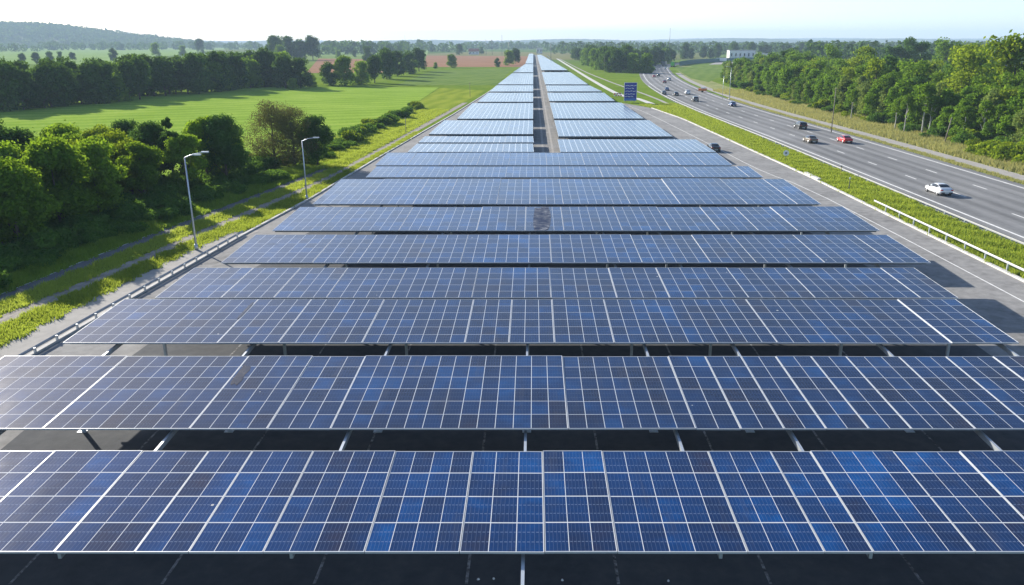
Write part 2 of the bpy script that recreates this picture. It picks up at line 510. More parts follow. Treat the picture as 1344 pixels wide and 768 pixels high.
KL = [(10, -30.2), (20, -29.5), (39.5, -28.5), (55, -27.6), (72, -26.6), (89, -25.2), (125, -23.6), (200, -19.5), (260, -17), (350, -13.5), (450, -10.6), (560, -7.6), (1150, -7.0)]
KR = [(10, 36.3), (105, 36.3), (188, 34.4), (222, 31.5), (246, 23.5), (340, 21), (480, 19), (1150, 11)]
mb = MB()
ys = sorted(set(list(np.arange(10, 260, 5.0)) + list(np.arange(260, 1150, 25.0)) + [1150.0]))
for a, b in zip(ys, ys[1:]):
    mb.face([(lerp_poly(KL, a), a, .006), (lerp_poly(KR, a), a, .006), (lerp_poly(KR, b), b, .006), (lerp_poly(KL, b), b, .006)])
structure(mb.obj('parking_lot', M['lot']))

M['shade_asphalt'] = ground_mat('shade_asphalt', [(0.3, (0.065, 0.070, 0.078)), (0.5, (0.092, 0.098, 0.107)), (0.72, (0.13, 0.135, 0.14))], 1.6, 0.15, None, 0.08)  # darker tone paints the canopies' shade onto the lot asphalt
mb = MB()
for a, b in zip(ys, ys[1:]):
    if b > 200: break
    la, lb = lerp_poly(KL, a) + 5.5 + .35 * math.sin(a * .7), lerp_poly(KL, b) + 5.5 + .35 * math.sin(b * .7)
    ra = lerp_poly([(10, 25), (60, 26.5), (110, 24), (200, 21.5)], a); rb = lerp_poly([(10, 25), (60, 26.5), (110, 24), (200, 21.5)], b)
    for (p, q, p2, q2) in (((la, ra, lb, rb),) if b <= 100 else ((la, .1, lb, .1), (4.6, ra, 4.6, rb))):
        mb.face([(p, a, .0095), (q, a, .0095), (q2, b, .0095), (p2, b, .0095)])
structure(mb.obj('canopy_shade', M['shade_asphalt']))
mb = MB()
for X in (-17.2, -12.2, -7.2, -2.2, 2.8, 7.8, 12.8, 17.8):
    for y_ in (22.2, 31, 39.5, 47.5, 56, 66): mb.face([(X - .05, y_, .0135), (X + .05, y_, .0135), (X + .05, y_ + 4.6, .0135), (X - .05, y_ + 4.6, .0135)])
M['worn_paint'] = ground_mat('worn_paint', [(0.42, (0.08, 0.08, 0.085)), (0.6, (0.40, 0.41, 0.42))], 5.0, 0.4)
structure(mb.obj('parking_lines', M['worn_paint']))
klv = [Vector((lerp_poly(KL, y), y)) for y in ys]
krv = [Vector((lerp_poly(KR, y), y)) for y in ys]
ribbon('kerb', [p for p in klv if p.y < 600], -0.28, 0.0, 0.13, M['kerb'], thick=0.13)
ribbon('kerb', [p for p in krv if p.y < 224], 0.0, 0.32, 0.13, M['kerb'], thick=0.13)
# white line on the service road
sline = smooth_line([(33.6, 20), (33.4, 90), (31.4, 112), (30.4, 148), (28.5, 200), (26.5, 228)], 6)
ribbon('lane_line', sline, -0.06, 0.06, 0.014, M['paint'])
# left concrete path, gravel track, old path
cp = smooth_line([(-31.4, 15), (-30.1, 39.5), (-29.1, 55), (-28.0, 66), (-26.9, 74)], 4)
ribbon('concrete_path', cp, -1.45, 1.1, 0.012, M['concrete'])
tr = smooth_line([(-37.6, 20), (-35.7, 35), (-34.1, 48), (-32.7, 57), (-30.9, 73), (-27.9, 95), (-26.4, 110), (-24.6, 146), (-22.4, 190), (-19.9, 240)], 4)
ribbon('gravel_track', tr, -0.75, 0.75, 0.016, M['gravel'])
ribbon('side_path', smooth_line([(-41, 20), (-38.6, 40), (-36.8, 53), (-35.2, 67), (-32.9, 84), (-30.0, 104), (-28.3, 118)], 4), -0.75, 0.75, 0.02, M['oldpath'])
ribbon('lane_line', smooth_line([(-41.9, 20), (-39.5, 40), (-37.7, 53), (-36.1, 67), (-33.8, 84)], 4), 0.02, 0.12, 0.024, M['paint'])
# median track between the two halves of the array
ribbon('median_track', [Vector((2.3, 103)), Vector((2.3, 400)), Vector((2.2, 1130))], -2.1, 2.2, 0.012, M['ballast'])
for o_ in (-0.9, 0.7):
    ribbon('wheel_track', [Vector((2.3, 103)), Vector((2.3, 400)), Vector((2.2, 1130))], o_, o_ + 0.35, 0.018, M['concrete'])

# motorway
MW = smooth_line([(52.2, -40), (52.2, 40), (52.2, 140), (51.4, 220), (53.5, 292), (60.5, 385), (73.5, 495), (91, 600), (128, 700), (190, 782), (285, 850), (420, 905), (700, 960)], 9)
ribbon('motorway', MW, -9.9, 8.9, 0.01, M['motorway'])
ribbon('edge_line', MW, -7.75, -7.50, 0.018, M['paint'])
ribbon('edge_line', MW, 7.25, 7.50, 0.018, M['paint'])
def at_len(line, s):
    for a, b in zip(line, line[1:]):
        d = (b - a).length
        if s <= d: return a + (b - a) * (s / d), (b - a).normalized()
        s -= d
    return line[-1], (line[-1] - line[-2]).normalized()
mb = MB()
for o_ in (-2.6, 2.5):
    s = 20.0
    while s < 800:
        p, t = at_len(MW, s + (5 if o_ > 0 else 0))
        n_ = Vector((t.y, -t.x)); c = p + n_ * o_
        q = [c - n_ * .1 - t * 1.6, c + n_ * .1 - t * 1.6, c + n_ * .1 + t * 1.6, c - n_ * .1 + t * 1.6]
        mb.face([(*x, 0.018) for x in q])
        s += 12.5
structure(mb.obj('lane_marking', M['paint']))
ribbon('roadside_path', [p for p in MW if p.y < 480], 10.4, 13.2, 0.008, M['concrete'])
ribbon('verge', [p for p in MW if 40 < p.y < 620], 13.3, 21.5, 0.006, M['dry_grass'])
wp = smooth_line([(25, 880), (26.4, 560), (27.2, 396), (28.8, 283), (32.6, 258), (34.9, 220)], 8)
ribbon('footpath', wp, -1.0, 1.0, 0.02, M['kerb'])
wp2 = smooth_line([(27.5, 880), (30.5, 520), (33.8, 380), (36.4, 315), (37.7, 284), (38.6, 250), (38.4, 204), (38.3, 178)], 8)
ribbon('footpath', wp2, -0.55, 0.55, 0.024, M['concrete'])

# hills
def hills(name, x0, x1, yc, dep, prof, nx, ny, mat, bump, seed):
    rs = np.random.RandomState(seed)
    V, F = [], []
    for j in range(ny):
        fy = j / (ny - 1)
        for i in range(nx):
            x = x0 + (x1 - x0) * i / (nx - 1)
            hgt = prof(x) * math.sin(math.pi * min(fy * 0.62 + 0.0, 1.0)) if fy < 0.81 else prof(x)
            hgt = prof(x) * (1 - (1 - fy) ** 2.2)
            hgt += (rs.rand() - .3) * bump * min(1, hgt / 12)
            V.append((x, yc + dep * fy, max(hgt, -0.5)))
    for j in range(ny - 1):
        for i in range(nx - 1):
            a = j * nx + i
            F.append((a, a + 1, a + nx + 1, a + nx))
    me = bpy.data.meshes.new(name); me.from_pydata(V, [], F); me.materials.append(mat); me.update()
    return structure(link(bpy.data.objects.new(name, me)))
def ss(a, b, x):
    t = min(max((x - a) / (b - a), 0), 1); return t * t * (3 - 2 * t)
hills('hills', -4200, -950, 2350, 500, lambda x: 86 * (1 - ss(-1800, -950, x)) ** .8 * (1 - .18 * ss(-2400, -1500, x)) + 3 * math.sin(x * .011) * (1 - ss(-1500, -1000, x)), 420, 26, M['forest_far'], 2.0, 3)
hills('hills', -1700, 5200, 4600, 900, lambda x: 17 + 11 * (.5 + .5 * math.sin(x * .0016 + 1.2)) + 5 * math.sin(x * .0061) + 14 * ss(700, 1500, x), 420, 16, M['forest_far'], 5.0, 4)
hills('hills', -4000, 5200, 7000, 1400, lambda x: 22 + 9 * (.5 + .5 * math.sin(x * .0011)) + 4 * math.sin(x * .0047) + 22 * ss(400, 2600, x), 300, 12, M['forest_far'], 6.0, 5)

# ------------------------------------------------------------------ solar canopies
BEAMS = [-20.6, -13.9, -7.1, -0.3, 5.5, 9.9, 17.2, 23.2]
_pm, _fm = {}, {}
ZB, TILT = 2.95, 0.034
rnd = random.Random(11)

def panel_mesh(wd, dep, n, m_, mk, thick):
    key = (round(wd, 3), round(dep, 3), n, m_, mk, thick)
    if key in _pm: return _pm[key], _fm[key]
    b = MB()
    e = thick
    b.face([(e, e, 0), (wd - e, e, 0), (wd - e, dep - e, 0), (e, dep - e, 0)], 0, [(0.001, 0.001), (n - .001, 0.001), (n - .001, m_ - .001), (0.001, m_ - .001)])
    b.face([(e, e, -.03), (e, dep - e, -.03), (wd - e, dep - e, -.03), (wd - e, e, -.03)], 1)
    me = b.mesh('solar_panel', [M[mk], M['back']])
    fb = MB()
    z0, z1, gp = -.055, .008, .010
    ed = max(e, .035)
    fb.box(gp, wd - gp, gp, ed, z0, z1); fb.box(gp, wd - gp, dep - ed, dep - gp, z0, z1)
    fb.box(gp, e, ed, dep - ed, z0, z1); fb.box(wd - e, wd - gp, ed, dep - ed, z0, z1)
    fm = fb.mesh('frame', M['frame'])
    _pm[key], _fm[key] = me, fm
    return me, fm

def canopy(label, ytop, ybot, cuts, mrows, mk, thick=None, xl=None, xr=None, posts=True):
    """cuts: list of (x_left, x_right, columns, frame half width); laid on a slope towards the viewer"""
    y0 = gy(ybot, ZB)
    y1 = gy(ytop, ZB + .25)
    dep = y1 - y0
    a = math.atan(TILT)
    root = empty('solar_canopy', ((cuts[0][0] + cuts[-1][1]) / 2, y0, 0))
    tag(root, label, 'solar canopy', 'solar canopies over the parking lot')
    ox = root.location.x
    for (xa, xb, n, th) in cuts:
        me, fm = panel_mesh(xb - xa, dep / math.cos(a), n, mrows, mk, th)
        p = bpy.data.objects.new('solar_panel', me)
        p.location = (xa - ox, 0, ZB + rnd.uniform(-.004, .004))
        p.rotation_euler = (a + rnd.gauss(0, .0016), rnd.gauss(0, .0014), 0)
        link(p, root)
        f = bpy.data.objects.new('frame', fm); link(f, p)
    xa, xb = cuts[0][0] - ox, cuts[-1][1] - ox
    for yy in (0.45, dep * .5, dep - .3):
        zt = ZB + yy * TILT - .075
        MB().box(xa + .1, xb - .1, yy - .06, yy + .06, zt - .16, zt).obj('purlin', M['dark_steel'], root)  # dark colour stands in for the shade in the row gaps
    for X in BEAMS:
        X -= ox
        if X < xa + .5 or X > xb - .5: continue
        b = MB()
        l0, l1 = (-1.35 if ybot < 700 or abs(X + ox + .3) < .1 else .3), dep - .4
        z0, z1 = ZB + l0 * TILT - .24, ZB + l1 * TILT - .24
        p = [(X - .05, l0, z0 - .2), (X + .05, l0, z0 - .2), (X + .05, l1, z1 - .2), (X - .05, l1, z1 - .2), (X - .05, l0, z0), (X + .05, l0, z0), (X + .05, l1, z1), (X - .05, l1, z1)]
        for q in ((3, 2, 1, 0), (4, 5, 6, 7), (0, 1, 5, 4), (1, 2, 6, 5), (2, 3, 7, 6), (3, 0, 4, 7)): b.face([p[i] for i in q])
        b.obj('rafter', M['steel'], root)
        if posts:
            for yy in (dep * .82,):
                pb = MB(); hh = ZB + yy * TILT - .44
                pb.box(X - .07, X + .07, yy - .07, yy + .07, .02, hh)
                po = pb.obj('post', M['steel'], root)
                MB().box(X - .2, X + .2, yy - .2, yy + .2, .006, .03).obj('base_plate', M['steel'], po)
    return root

def px_cuts(pxs, ybot, thick, colw, xl, xr):
    d = zc(ybot); h = CAM_H - ZB
    X = [(p - VPX) * h / d for p in pxs]
    while X[0] > xl + 1.2: X.insert(0, max(X[0] - colw * rnd.choice((3, 4)), xl))
    while X[-1] < xr - 1.2: X.append(min(X[-1] + colw * rnd.choice((3, 4)), xr))
    return [(a, b, max(1, round((b - a) / colw)), thick) for a, b in zip(X, X[1:])]

def auto_cuts(xl, xr, colw, thick, choices=(4, 5, 6, 8)):
    X = [xl]
    while X[-1] < xr - 1.5 * colw:
        X.append(min(X[-1] + colw * rnd.choice(choices), xr))
    X[-1] = xr
    return [(a, b, max(1, round((b - a) / colw)), rnd.choice((thick, thick, thick * .55, .02))) for a, b in zip(X, X[1:])]

canopy('nearest solar canopy row along the bottom, four tiers of large blue panels', 590, 725,
       px_cuts([70, 176, 247, 345, 478, 603, 715, 811, 982, 1083, 1147, 1281], 725, .028, .78, -23.2, 24.0), 4, 'solar_near')
canopy('second solar canopy row from the front, with a brown stained patch on its left', 467, 563,
       px_cuts([-140, 55, 248, 350, 433.5, 746, 914, 973, 1030, 1085, 1141, 1197, 1281], 563, .032, .72, -23.0, 24.2), 6, 'solar_mid')
c3 = canopy('third solar canopy row from the front, ending just inside both sides of the photo', 392, 450,
       px_cuts([82, 284.6, 365, 475, 610, 668, 728, 806.5, 1021, 1250, 1338], 450, .034, .76, -23.0, 23.7), 6, 'solar_mid')
def ends(pl, pr, y):
    return g(pl, y, ZB)[0], g(pr, y, ZB)[0]
ROWS = [
    ('fourth solar canopy row from the front, touching the third row', 350.5, 391.0, 203, 1258, 5),
    ('fifth solar canopy row from the front, just behind the touching pair', 308, 344.8, 290, 1222, 6),
    ('sixth solar canopy row from the front, with a pale shattered panel near its middle', 272, 302.6, 357, 1155, 6),
    ('seventh solar canopy row from the front, beside the start of the white guard rail', 236.5, 267.8, 410, 1078, 6),
    ('eighth solar canopy row from the front, wide row with a stepped left end', 218, 232.6, 480, 1002, 5),
    ('ninth solar canopy row from the front, unbroken row directly before the gravel median begins', 201, 217, 492, 962, 6),
]
for lab, yt, yb, pl, pr, mr in ROWS:
    xl, xr = ends(pl, pr, yb)
    canopy(lab, yt, yb, auto_cuts(xl, xr, .76, .034), mr, 'solar_mid', posts=yb > 260)

ZF = 1.5
def far_canopy(label, ytop, ybot, xl0, xr0, xl1=None, xr1=None, panels=True):
    xl1 = xl0 if xl1 is None else xl1; xr1 = xr0 if xr1 is None else xr1
    y0, y1 = gy(ybot, ZF), gy(ytop, ZF + .1)
    cx = (xl0 + xr0) / 2
    root = empty('solar_canopy', (cx, y0, 0)); tag(root, label, 'solar canopy', 'solar canopies over the parking lot')
    dep = y1 - y0
    nb = max(1, round((xr0 - xl0) / 4.5)) if panels else 1
    k = max(1, int(dep // 12)) if panels else 1
    for j in range(k):
        f0, f1 = j / k, (j + 1) / k
        gap = .18 / dep if k > 1 else 0
        for i in range(nb):
            def P(fx, fy):
                l = xl0 + (xl1 - xl0) * fy; r_ = xr0 + (xr1 - xr0) * fy
                return (l + (r_ - l) * fx - cx, dep * fy)
            a_, b_, c_, d_ = P(i / nb, f0), P((i + 1) / nb, f0), P((i + 1) / nb, f1 - gap), P(i / nb, f1 - gap)
            z = ZF + rnd.uniform(-.004, .004); zz = z + rnd.uniform(.03, .06)
            e = .015
            nu = max(1, round((b_[0] - a_[0]) / .9)); nv = max(1, round((d_[1] - a_[1]) / 1.5))
            m_ = MB()
            m_.face([(a_[0] + e, a_[1], z), (b_[0] - e, b_[1], z), (c_[0] - e, c_[1], zz), (d_[0] + e, d_[1], zz)], 0, [(0, 0), (nu, 0), (nu, nv), (0, nv)])
            for p_, q_, za, zb_ in ((a_, b_, z, z), (b_, c_, z, zz), (c_, d_, zz, zz), (d_, a_, zz, z)):
                m_.face([(p_[0], p_[1], za - .3), (q_[0], q_[1], zb_ - .3), (q_[0], q_[1], zb_ - .005), (p_[0], p_[1], za - .005)], 1)  # sides coloured dark to paint shade between the far blocks
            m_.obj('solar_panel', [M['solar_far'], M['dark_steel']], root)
    b = MB()
    for X in BEAMS:
        if xl0 + .5 < X < xr0 - .5:
            for yy in np.arange(.4, dep, 12.0): b.box(X - cx - .07, X - cx + .07, yy - .07, yy + .07, .006, ZF - .15)
    if not b.f: b.box(-.07, .07, .4, .54, .006, ZF - .15)
    b.obj('support_posts', M['steel'], root)

LEFT = [(188, 199.5, 535, 'stepped first block'), (178.5, 187, 549, 'shorter second block'), (157.6, 176, 563, 'third block'), (135, 155.8, 600, 'fourth block'), (121.5, 133.6, 627, 'fifth block'),
        (111.8, 120.2, 642, 'sixth block'), (96, 110.8, 653, 'seventh block'), (84, 95, 673, 'eighth block'), (70.5, 83.4, 689.5, 'ninth and farthest block')]
for i, (yt, yb, pl, nm) in enumerate(LEFT):
    xl = g(pl, yb, ZF)[0]
    xl1 = xl if i < 4 else (g(LEFT[i + 1][2], LEFT[i + 1][1], ZF)[0] if i < 8 else xl * .95)
    far_canopy('solar canopy left of the gravel median, ' + nm + ' counted from its near end', yt, yb, xl, -.05 if i > 1 else .1, xl1, -.05, yb > 130)
RIGHT = [(182.5, 199.5, 724, 940, 'first block'), (157.4, 179, 733, 883, 'second block'), (134.5, 155.5, 727, 845, 'third block'), (121.4, 132.5, 721, 807, 'fourth block'),
         (112, 120, 718.5, 790.5, 'fifth block'), (94.6, 110.8, 715.5, 772, 'sixth block'), (72, 92, 710.5, 745, 'seventh and farthest block')]
for i, (yt, yb, pl, pr, nm) in enumerate(RIGHT):
    xl, xr = g(pl, yb, ZF)[0], g(pr, yb, ZF)[0]
    xl = max(xl, 4.0)
    xr1 = xr if i < 3 else (g(RIGHT[i + 1][3], RIGHT[i + 1][1], ZF)[0] if i < 6 else 10.0)
    far_canopy('solar canopy right of the gravel median, ' + nm + ' counted from its near end', yt, yb, xl, xr, xl, xr1, yb > 130)

# damaged panels: own look, still parts of their rows
def damaged(row_y, px0, px1, py0, py1, mat, lab):
    root = min((o for o in bpy.data.objects if o.name.startswith('solar_canopy')), key=lambda o: abs(o.location.y - gy(row_y, ZB)))
    x0, ya = g(px0, py1, ZB + .1); x1, yb = g(px1, py0, ZB + .1)
    # jagged patch lying 12 mm above the glass
    rr = random.Random(int(px0)); n = 14
    def Z(y): return ZB + (y - root.location.y) * TILT + .022
    pts = []
    for k in range(n):
        an = 2 * math.pi * k / n
        cx_, cy_ = math.cos(an), math.sin(an)
        s_ = 1 / max(abs(cx_), abs(cy_)) * rr.uniform(.72, 1.0)
        X = (x0 + x1) / 2 + cx_ * s_ * (x1 - x0) / 2; Y = (ya + yb) / 2 + cy_ * s_ * (yb - ya) / 2
        pts.append((X - root.location.x, Y - root.location.y, Z(Y)))
    b = MB(); b.face(pts)
    o = b.obj('broken_glass', mat, root); o['label'] = lab
M['shattered'] = ground_mat('shattered_glass', [(0.38, (0.012, 0.022, 0.06)), (0.55, (0.09, 0.10, 0.13)), (0.72, (0.34, 0.35, 0.37))], 2.2, 0.5, None, 0, 0.5)
M['stain'] = ground_mat('stained_glass_cell', [(0.35, (0.012, 0.012, 0.026)), (0.5, (0.030, 0.026, 0.030)), (0.65, (0.070, 0.060, 0.055))], 2.5, 0.5, None, 0, 0.1, spec=0.35)
damaged(304.5, 698, 722, 274, 303, M['shattered'], 'pale shattered patch')
damaged(563, 296, 334, 482, 508, M['stain'], 'brown stained patch')
damaged(450, 313, 332, 398, 420, M['stain'], 'dark stained patch')

# ------------------------------------------------------------------ vegetation
def quads_mesh(name, C, Nrm, size, mat, rs, aspect=0.7, up=None):
    n = len(C)
    t = rs.normal(size=(n, 3)) if up is None else up
    a = np.cross(Nrm, t); a /= np.linalg.norm(a, axis=1)[:, None] + 1e-9
    b = np.cross(Nrm, a); b /= np.linalg.norm(b, axis=1)[:, None] + 1e-9
    s = size[:, None]
    V = np.empty((n, 4, 3))
    V[:, 0] = C - a * s * .5; V[:, 1] = C + b * s * aspect * .5
    V[:, 2] = C + a * s * .5; V[:, 3] = C - b * s * aspect * .5
    me = bpy.data.meshes.new(name)
    me.vertices.add(n * 4); me.vertices.foreach_set('co', V.reshape(-1))
    me.loops.add(n * 4); me.loops.foreach_set('vertex_index', np.arange(n * 4, dtype=np.int32))
    me.polygons.add(n); me.polygons.foreach_set('loop_start', np.arange(0, n * 4, 4, dtype=np.int32))
    me.materials.append(mat)
    me.update(calc_edges=True)
    return me

def crown_mesh(name, h, base, rad, nleaf, leaf, mat, seed, shape='round', nblob=26):
    rs = np.random.RandomState(seed)
    ch = h - base
    blobs = []
    for k in range(nblob):
        fz = rs.rand() ** 0.8
        if shape == 'cone': env = (1 - fz) * 1.0 + .12
        elif shape == 'hedge': env = (.95 - .25 * fz) if fz < .8 else .75 - 1.6 * (fz - .8)
        elif shape == 'tall': env = math.sin(math.pi * (0.12 + .8 * fz)) ** .6 * .75
        else: env = math.sin(math.pi * (0.18 + .74 * fz)) ** .75
        an = rs.rand() * 2 * math.pi
        rr = rad * env * math.sqrt(rs.rand()) * .85
        br = rad * (0.22 + .22 * rs.rand())
        if shape == 'cone': br = rad * (.12 + .22 * (1 - fz))
        blobs.append((rr * math.cos(an), rr * math.sin(an), base + ch * (.06 + .86 * fz), br))
    blobs = np.array(blobs)
    wgt = blobs[:, 3] ** 2; wgt /= wgt.sum()
    ix = rs.choice(len(blobs), nleaf, p=wgt)
    d = rs.normal(size=(nleaf, 3)); d /= np.linalg.norm(d, axis=1)[:, None]
    r_ = blobs[ix, 3] * (0.55 + .5 * rs.rand(nleaf) ** .5) * (1 + .18 * rs.normal(size=nleaf))
    C = blobs[ix, :3] + d * r_[:, None] * np.array([1, 1, .75])
    C[:, 2] = np.clip(C[:, 2], base * .7 + .05, None)
    nr = d + rs.normal(size=(nleaf, 3)) * .65 + np.array([0, 0, .25]); nr /= np.linalg.norm(nr, axis=1)[:, None]
    return quads_mesh(name, C, nr, leaf * (.6 + .8 * rs.rand(nleaf)), mat, rs), blobs

def trunk_mesh(h, base, rad, blobs, mat, seed, thick=None):
    rr = random.Random(seed)
    b = MB()
    th = thick or h * .018
    top = base + (h - base) * .72
    pts = [(0, 0, -.1)]
    for k in range(1, 6):
        f = k / 5
        pts.append((rr.uniform(-.05, .05) * h * .3 * f, rr.uniform(-.05, .05) * h * .3 * f, top * f))
    b.tube(pts, [th * (1.25 - .95 * k / 5) for k in range(6)], 7)
    for bl in blobs[:9]:
        f = min(max((bl[2] - rad * .5) / top, .25), .95); k = int(f * 5); q = pts[k]
        mid = ((q[0] + bl[0]) / 2, (q[1] + bl[1]) / 2, (q[2] + bl[2]) / 2 - .1)
        b.tube([q, mid, tuple(bl[:3])], [th * .45, th * .3, th * .12], 5, caps=False)
    return b.mesh('trunk', mat, True)

def tree_kind(name, h, base, rad, nleaf, leaf, mat, seed, shape='round', bark=None, nblob=26, thick=None):
    cm, bl = crown_mesh('crown', h, base, rad, nleaf, leaf, mat, seed, shape, nblob)
    tm = trunk_mesh(h, base, rad, bl, bark or M['bark'], seed, thick)
    return dict(name=name, crown=cm, trunk=tm, h=h)

def plant(k, x, y, s, label, cat, group, rz=None, sz=None):
    root = empty(k['name'], (x, y, 0), rnd.uniform(0, 6.28) if rz is None else rz)
    root.scale = (s, s, s * (sz or rnd.uniform(.9, 1.1)))
    tag(root, label, cat, group)
    link(bpy.data.objects.new('trunk', k['trunk']), root)
    link(bpy.data.objects.new('crown', k['crown']), root)
    return root

# -- near left trees
NL = [tree_kind('broadleaf_tree', 8.5, .7, 3.1, 15000, .30, M['leaf_left'], 20 + i, nblob=40) for i in range(3)]
NL.append(tree_kind('broadleaf_tree', 8.5, 2.2, 2.6, 11000, .28, M['leaf_left'], 27))
NB = [tree_kind('broadleaf_tree', 7.5, .7, 3.1, 14000, .30, M['leaf_bright'], 31 + i, nblob=38) for i in range(2)]
ND = [tree_kind('dark_tree', 9.0, .8, 3.3, 15000, .28, M['leaf_dark'], 35 + i, nblob=40) for i in range(2)]
NCONE = tree_kind('conifer', 9.2, 1.6, 2.3, 8000, .26, M['leaf_dark'], 39, 'cone', nblob=44)
TW = [tree_kind('bare_twig_tree', 8.6, .5, 2.9, 12000, .15, M['leaf_twig'], 41 + i, nblob=60, thick=.12) for i in range(2)]

left_named = [
    # kind, X, Y, scale, label
    (ND[0], -58, 85, 1.0, 'dark rounded tree at the far left edge, above the yellow-green trees'),
    (ND[1], -53.5, 83, .98, 'dark tree beside the far left edge, second of the dark crowns there'),
    (NB[0], -46.5, 68, 1.0, 'yellow-green tree with sunlit top at the left edge of the photo'),
    (NL[0], -43.5, 66, .95, 'mid green leafy tree in front of the yellow-green trees at the left edge'),
    (NB[1], -47, 76, 1.05, 'bright yellow-green tree with flat sunlit crown, left part of the near clump'),
    (NL[1], -44, 73, .98, 'broad green tree half shaded, left part of the near clump'),
    (NB[0], -47, 83, .95, 'yellow-green tree in the middle of the near left clump'),
    (NL[2], -43.5, 79, .9, 'green tree with a leaning dark trunk, middle of the near left clump'),
    (NB[1], -45.5, 90, .82, 'small pale yellow-green tree left of the pointed conifer'),
    (NL[3], -42.2, 86, .88, 'open green tree with light showing between its trunks, middle of the clump'),
    (NCONE, -42.8, 95, .93, 'pointed dark conifer in the near left clump'),
    (NL[3], -40.2, 92.5, .86, 'high-trunked tree just right of the pointed conifer'),
    (NL[3], -40.4, 99, .93, 'high-trunked tree at the lit gap behind the nearest street lamp'),
    (ND[1], -38.2, 99.5, .90, 'big dark rounded tree at the right end of the near left clump'),
    (NL[0], -40.5, 104, .92, 'green tree behind the big dark tree at the right end of the clump'),
    (TW[0], -37.0, 115, 1.3, 'pale twiggy almost leafless tree between the two street lamps'),
    (TW[1], -33.6, 113, 1.2, 'brownish twiggy tree beside the second street lamp'),
    (ND[0], -30.9, 115, .78, 'small dark tree directly behind the second street lamp'),
]
for k, x, y, s, lab in left_named:
    plant(k, x, y, s, lab, 'tree', 'trees along the gravel track', sz=.85 if k in TW else None)
for i in range(36):
    plant(rnd.choice(NL[:3] + ND + NB), -45.8 - rnd.random() * 9, 58 + i * 1.32 + rnd.uniform(-.8, .8), rnd.uniform(.75, .95), 'leafy tree standing inside the dense near left clump', 'tree', 'inner trees of the near left clump')

def bush_mesh(seed, rad, h, nleaf, leaf, mat):
    rs = np.random.RandomState(seed)
    nb = 9
    bl = np.column_stack([rs.uniform(-.6, .6, nb) * rad, rs.uniform(-.6, .6, nb) * rad, rs.uniform(.2, .6, nb) * h, rs.uniform(.35, .55, nb) * rad])
    ix = rs.randint(0, nb, nleaf)
    d = rs.normal(size=(nleaf, 3)); d /= np.linalg.norm(d, axis=1)[:, None]
    C = bl[ix, :3] + d * (bl[ix, 3] * (.6 + .45 * rs.rand(nleaf)))[:, None] * np.array([1, 1, h / rad * .6])
    C[:, 2] = np.abs(C[:, 2])
    nr = d + rs.normal(size=(nleaf, 3)) * .6 + np.array([0, 0, .3]); nr /= np.linalg.norm(nr, axis=1)[:, None]
    return quads_mesh('bush', C, nr, leaf * (.6 + .8 * rs.rand(nleaf)), mat, rs)
BUSH = [bush_mesh(60 + i, 1.6, 1.5, 2600, .2, M['leaf_bush']) for i in range(3)]
BUSHB = [bush_mesh(65 + i, 1.6, 1.5, 2600, .2, M['leaf_bright']) for i in range(2)]
def bush(me, x, y, s, label, group, sz=1.0):
    o = bpy.data.objects.new('bush', me)
    o.location = (x, y, 0); o.scale = (s, s, s * sz); o.rotation_euler = (0, 0, rnd.uniform(0, 6.28))
    tag(o, label, 'bush', group)
    return link(o)
for i in range(58):
    y = 44 + i * 1.05
    xe = lerp_poly([(20, -42.6), (40, -40.0), (53, -38.4), (67, -36.6), (84, -34.4), (104, -31.8), (125, -29.5)], y)
    bush(rnd.choice(BUSH), xe - .9 - rnd.random() * 4.2, y, rnd.uniform(.75, 1.15), 'low dark green bush on the shaded bank below the near left trees', 'bushes on the bank beside the old path')
for i in range(70):
    y = 56 + i * .92 + rnd.uniform(-.6, .6)
    xe = lerp_poly([(56, -41.0), (100, -38.5), (122, -35.5)], y)
    bush(rnd.choice(BUSH), xe - rnd.random() * 8, y, rnd.uniform(.8, 1.35), 'dark bush filling the space between the trunks of the near left clump', 'undergrowth bushes in the near left clump', 1.2)
for i in range(20):
    y = 116 + i * 1.2
    bush(rnd.choice(BUSH + BUSHB), -31.2 - rnd.random() * 5.0 + (y - 116) * .05, y, rnd.uniform(.6, 1.0), 'round green bush at the foot of the twiggy trees', 'bushes at the foot of the twiggy trees')
for i in range(34):
    y = 140 + i * 2.5 + rnd.uniform(-1.5, 1.5)
    bush(rnd.choice(BUSH + BUSHB), -32.9 + (y - 146) * .02 + rnd.uniform(-1.6, 1.6), y, rnd.uniform(.5, 1.6), 'leafy bush in the hedge between bright field and yellow meadow', 'hedge bushes beside the bright field', 1.15)

# -- far hedge and mid-distance trees, left
MID = [tree_kind('hedge_tree', 11, .1, 4.4, 5000, .62, M['leaf_hedge'], 80 + i, 'hedge', nblob=44) for i in range(4)]
MIDB = [tree_kind('hedge_tree', 10, .1, 4.2, 4800, .60, M['leaf_right'], 86 + i, 'hedge', nblob=40) for i in range(2)]
hl = [(-235, 150), (-175, 190), (-134, 208), (-118, 262), (-107, 322), (-99, 330)]
for i in range(130):
    f = i / 129 * (len(hl) - 1); k = min(int(f), len(hl) - 2); t = f - k
    x = hl[k][0] + (hl[k + 1][0] - hl[k][0]) * t; y = hl[k][1] + (hl[k + 1][1] - hl[k][1]) * t
    dx = rnd.random() ** 1.8 * 20
    plant(rnd.choice(MID + MIDB[:1]), x - dx * .75, y + 3 + dx, rnd.uniform(.85, 1.12) * (1.0 + .1 * (y > 250)), 'tree in the long dark hedgerow behind the bright green field', 'tree', 'hedgerow behind the bright field')
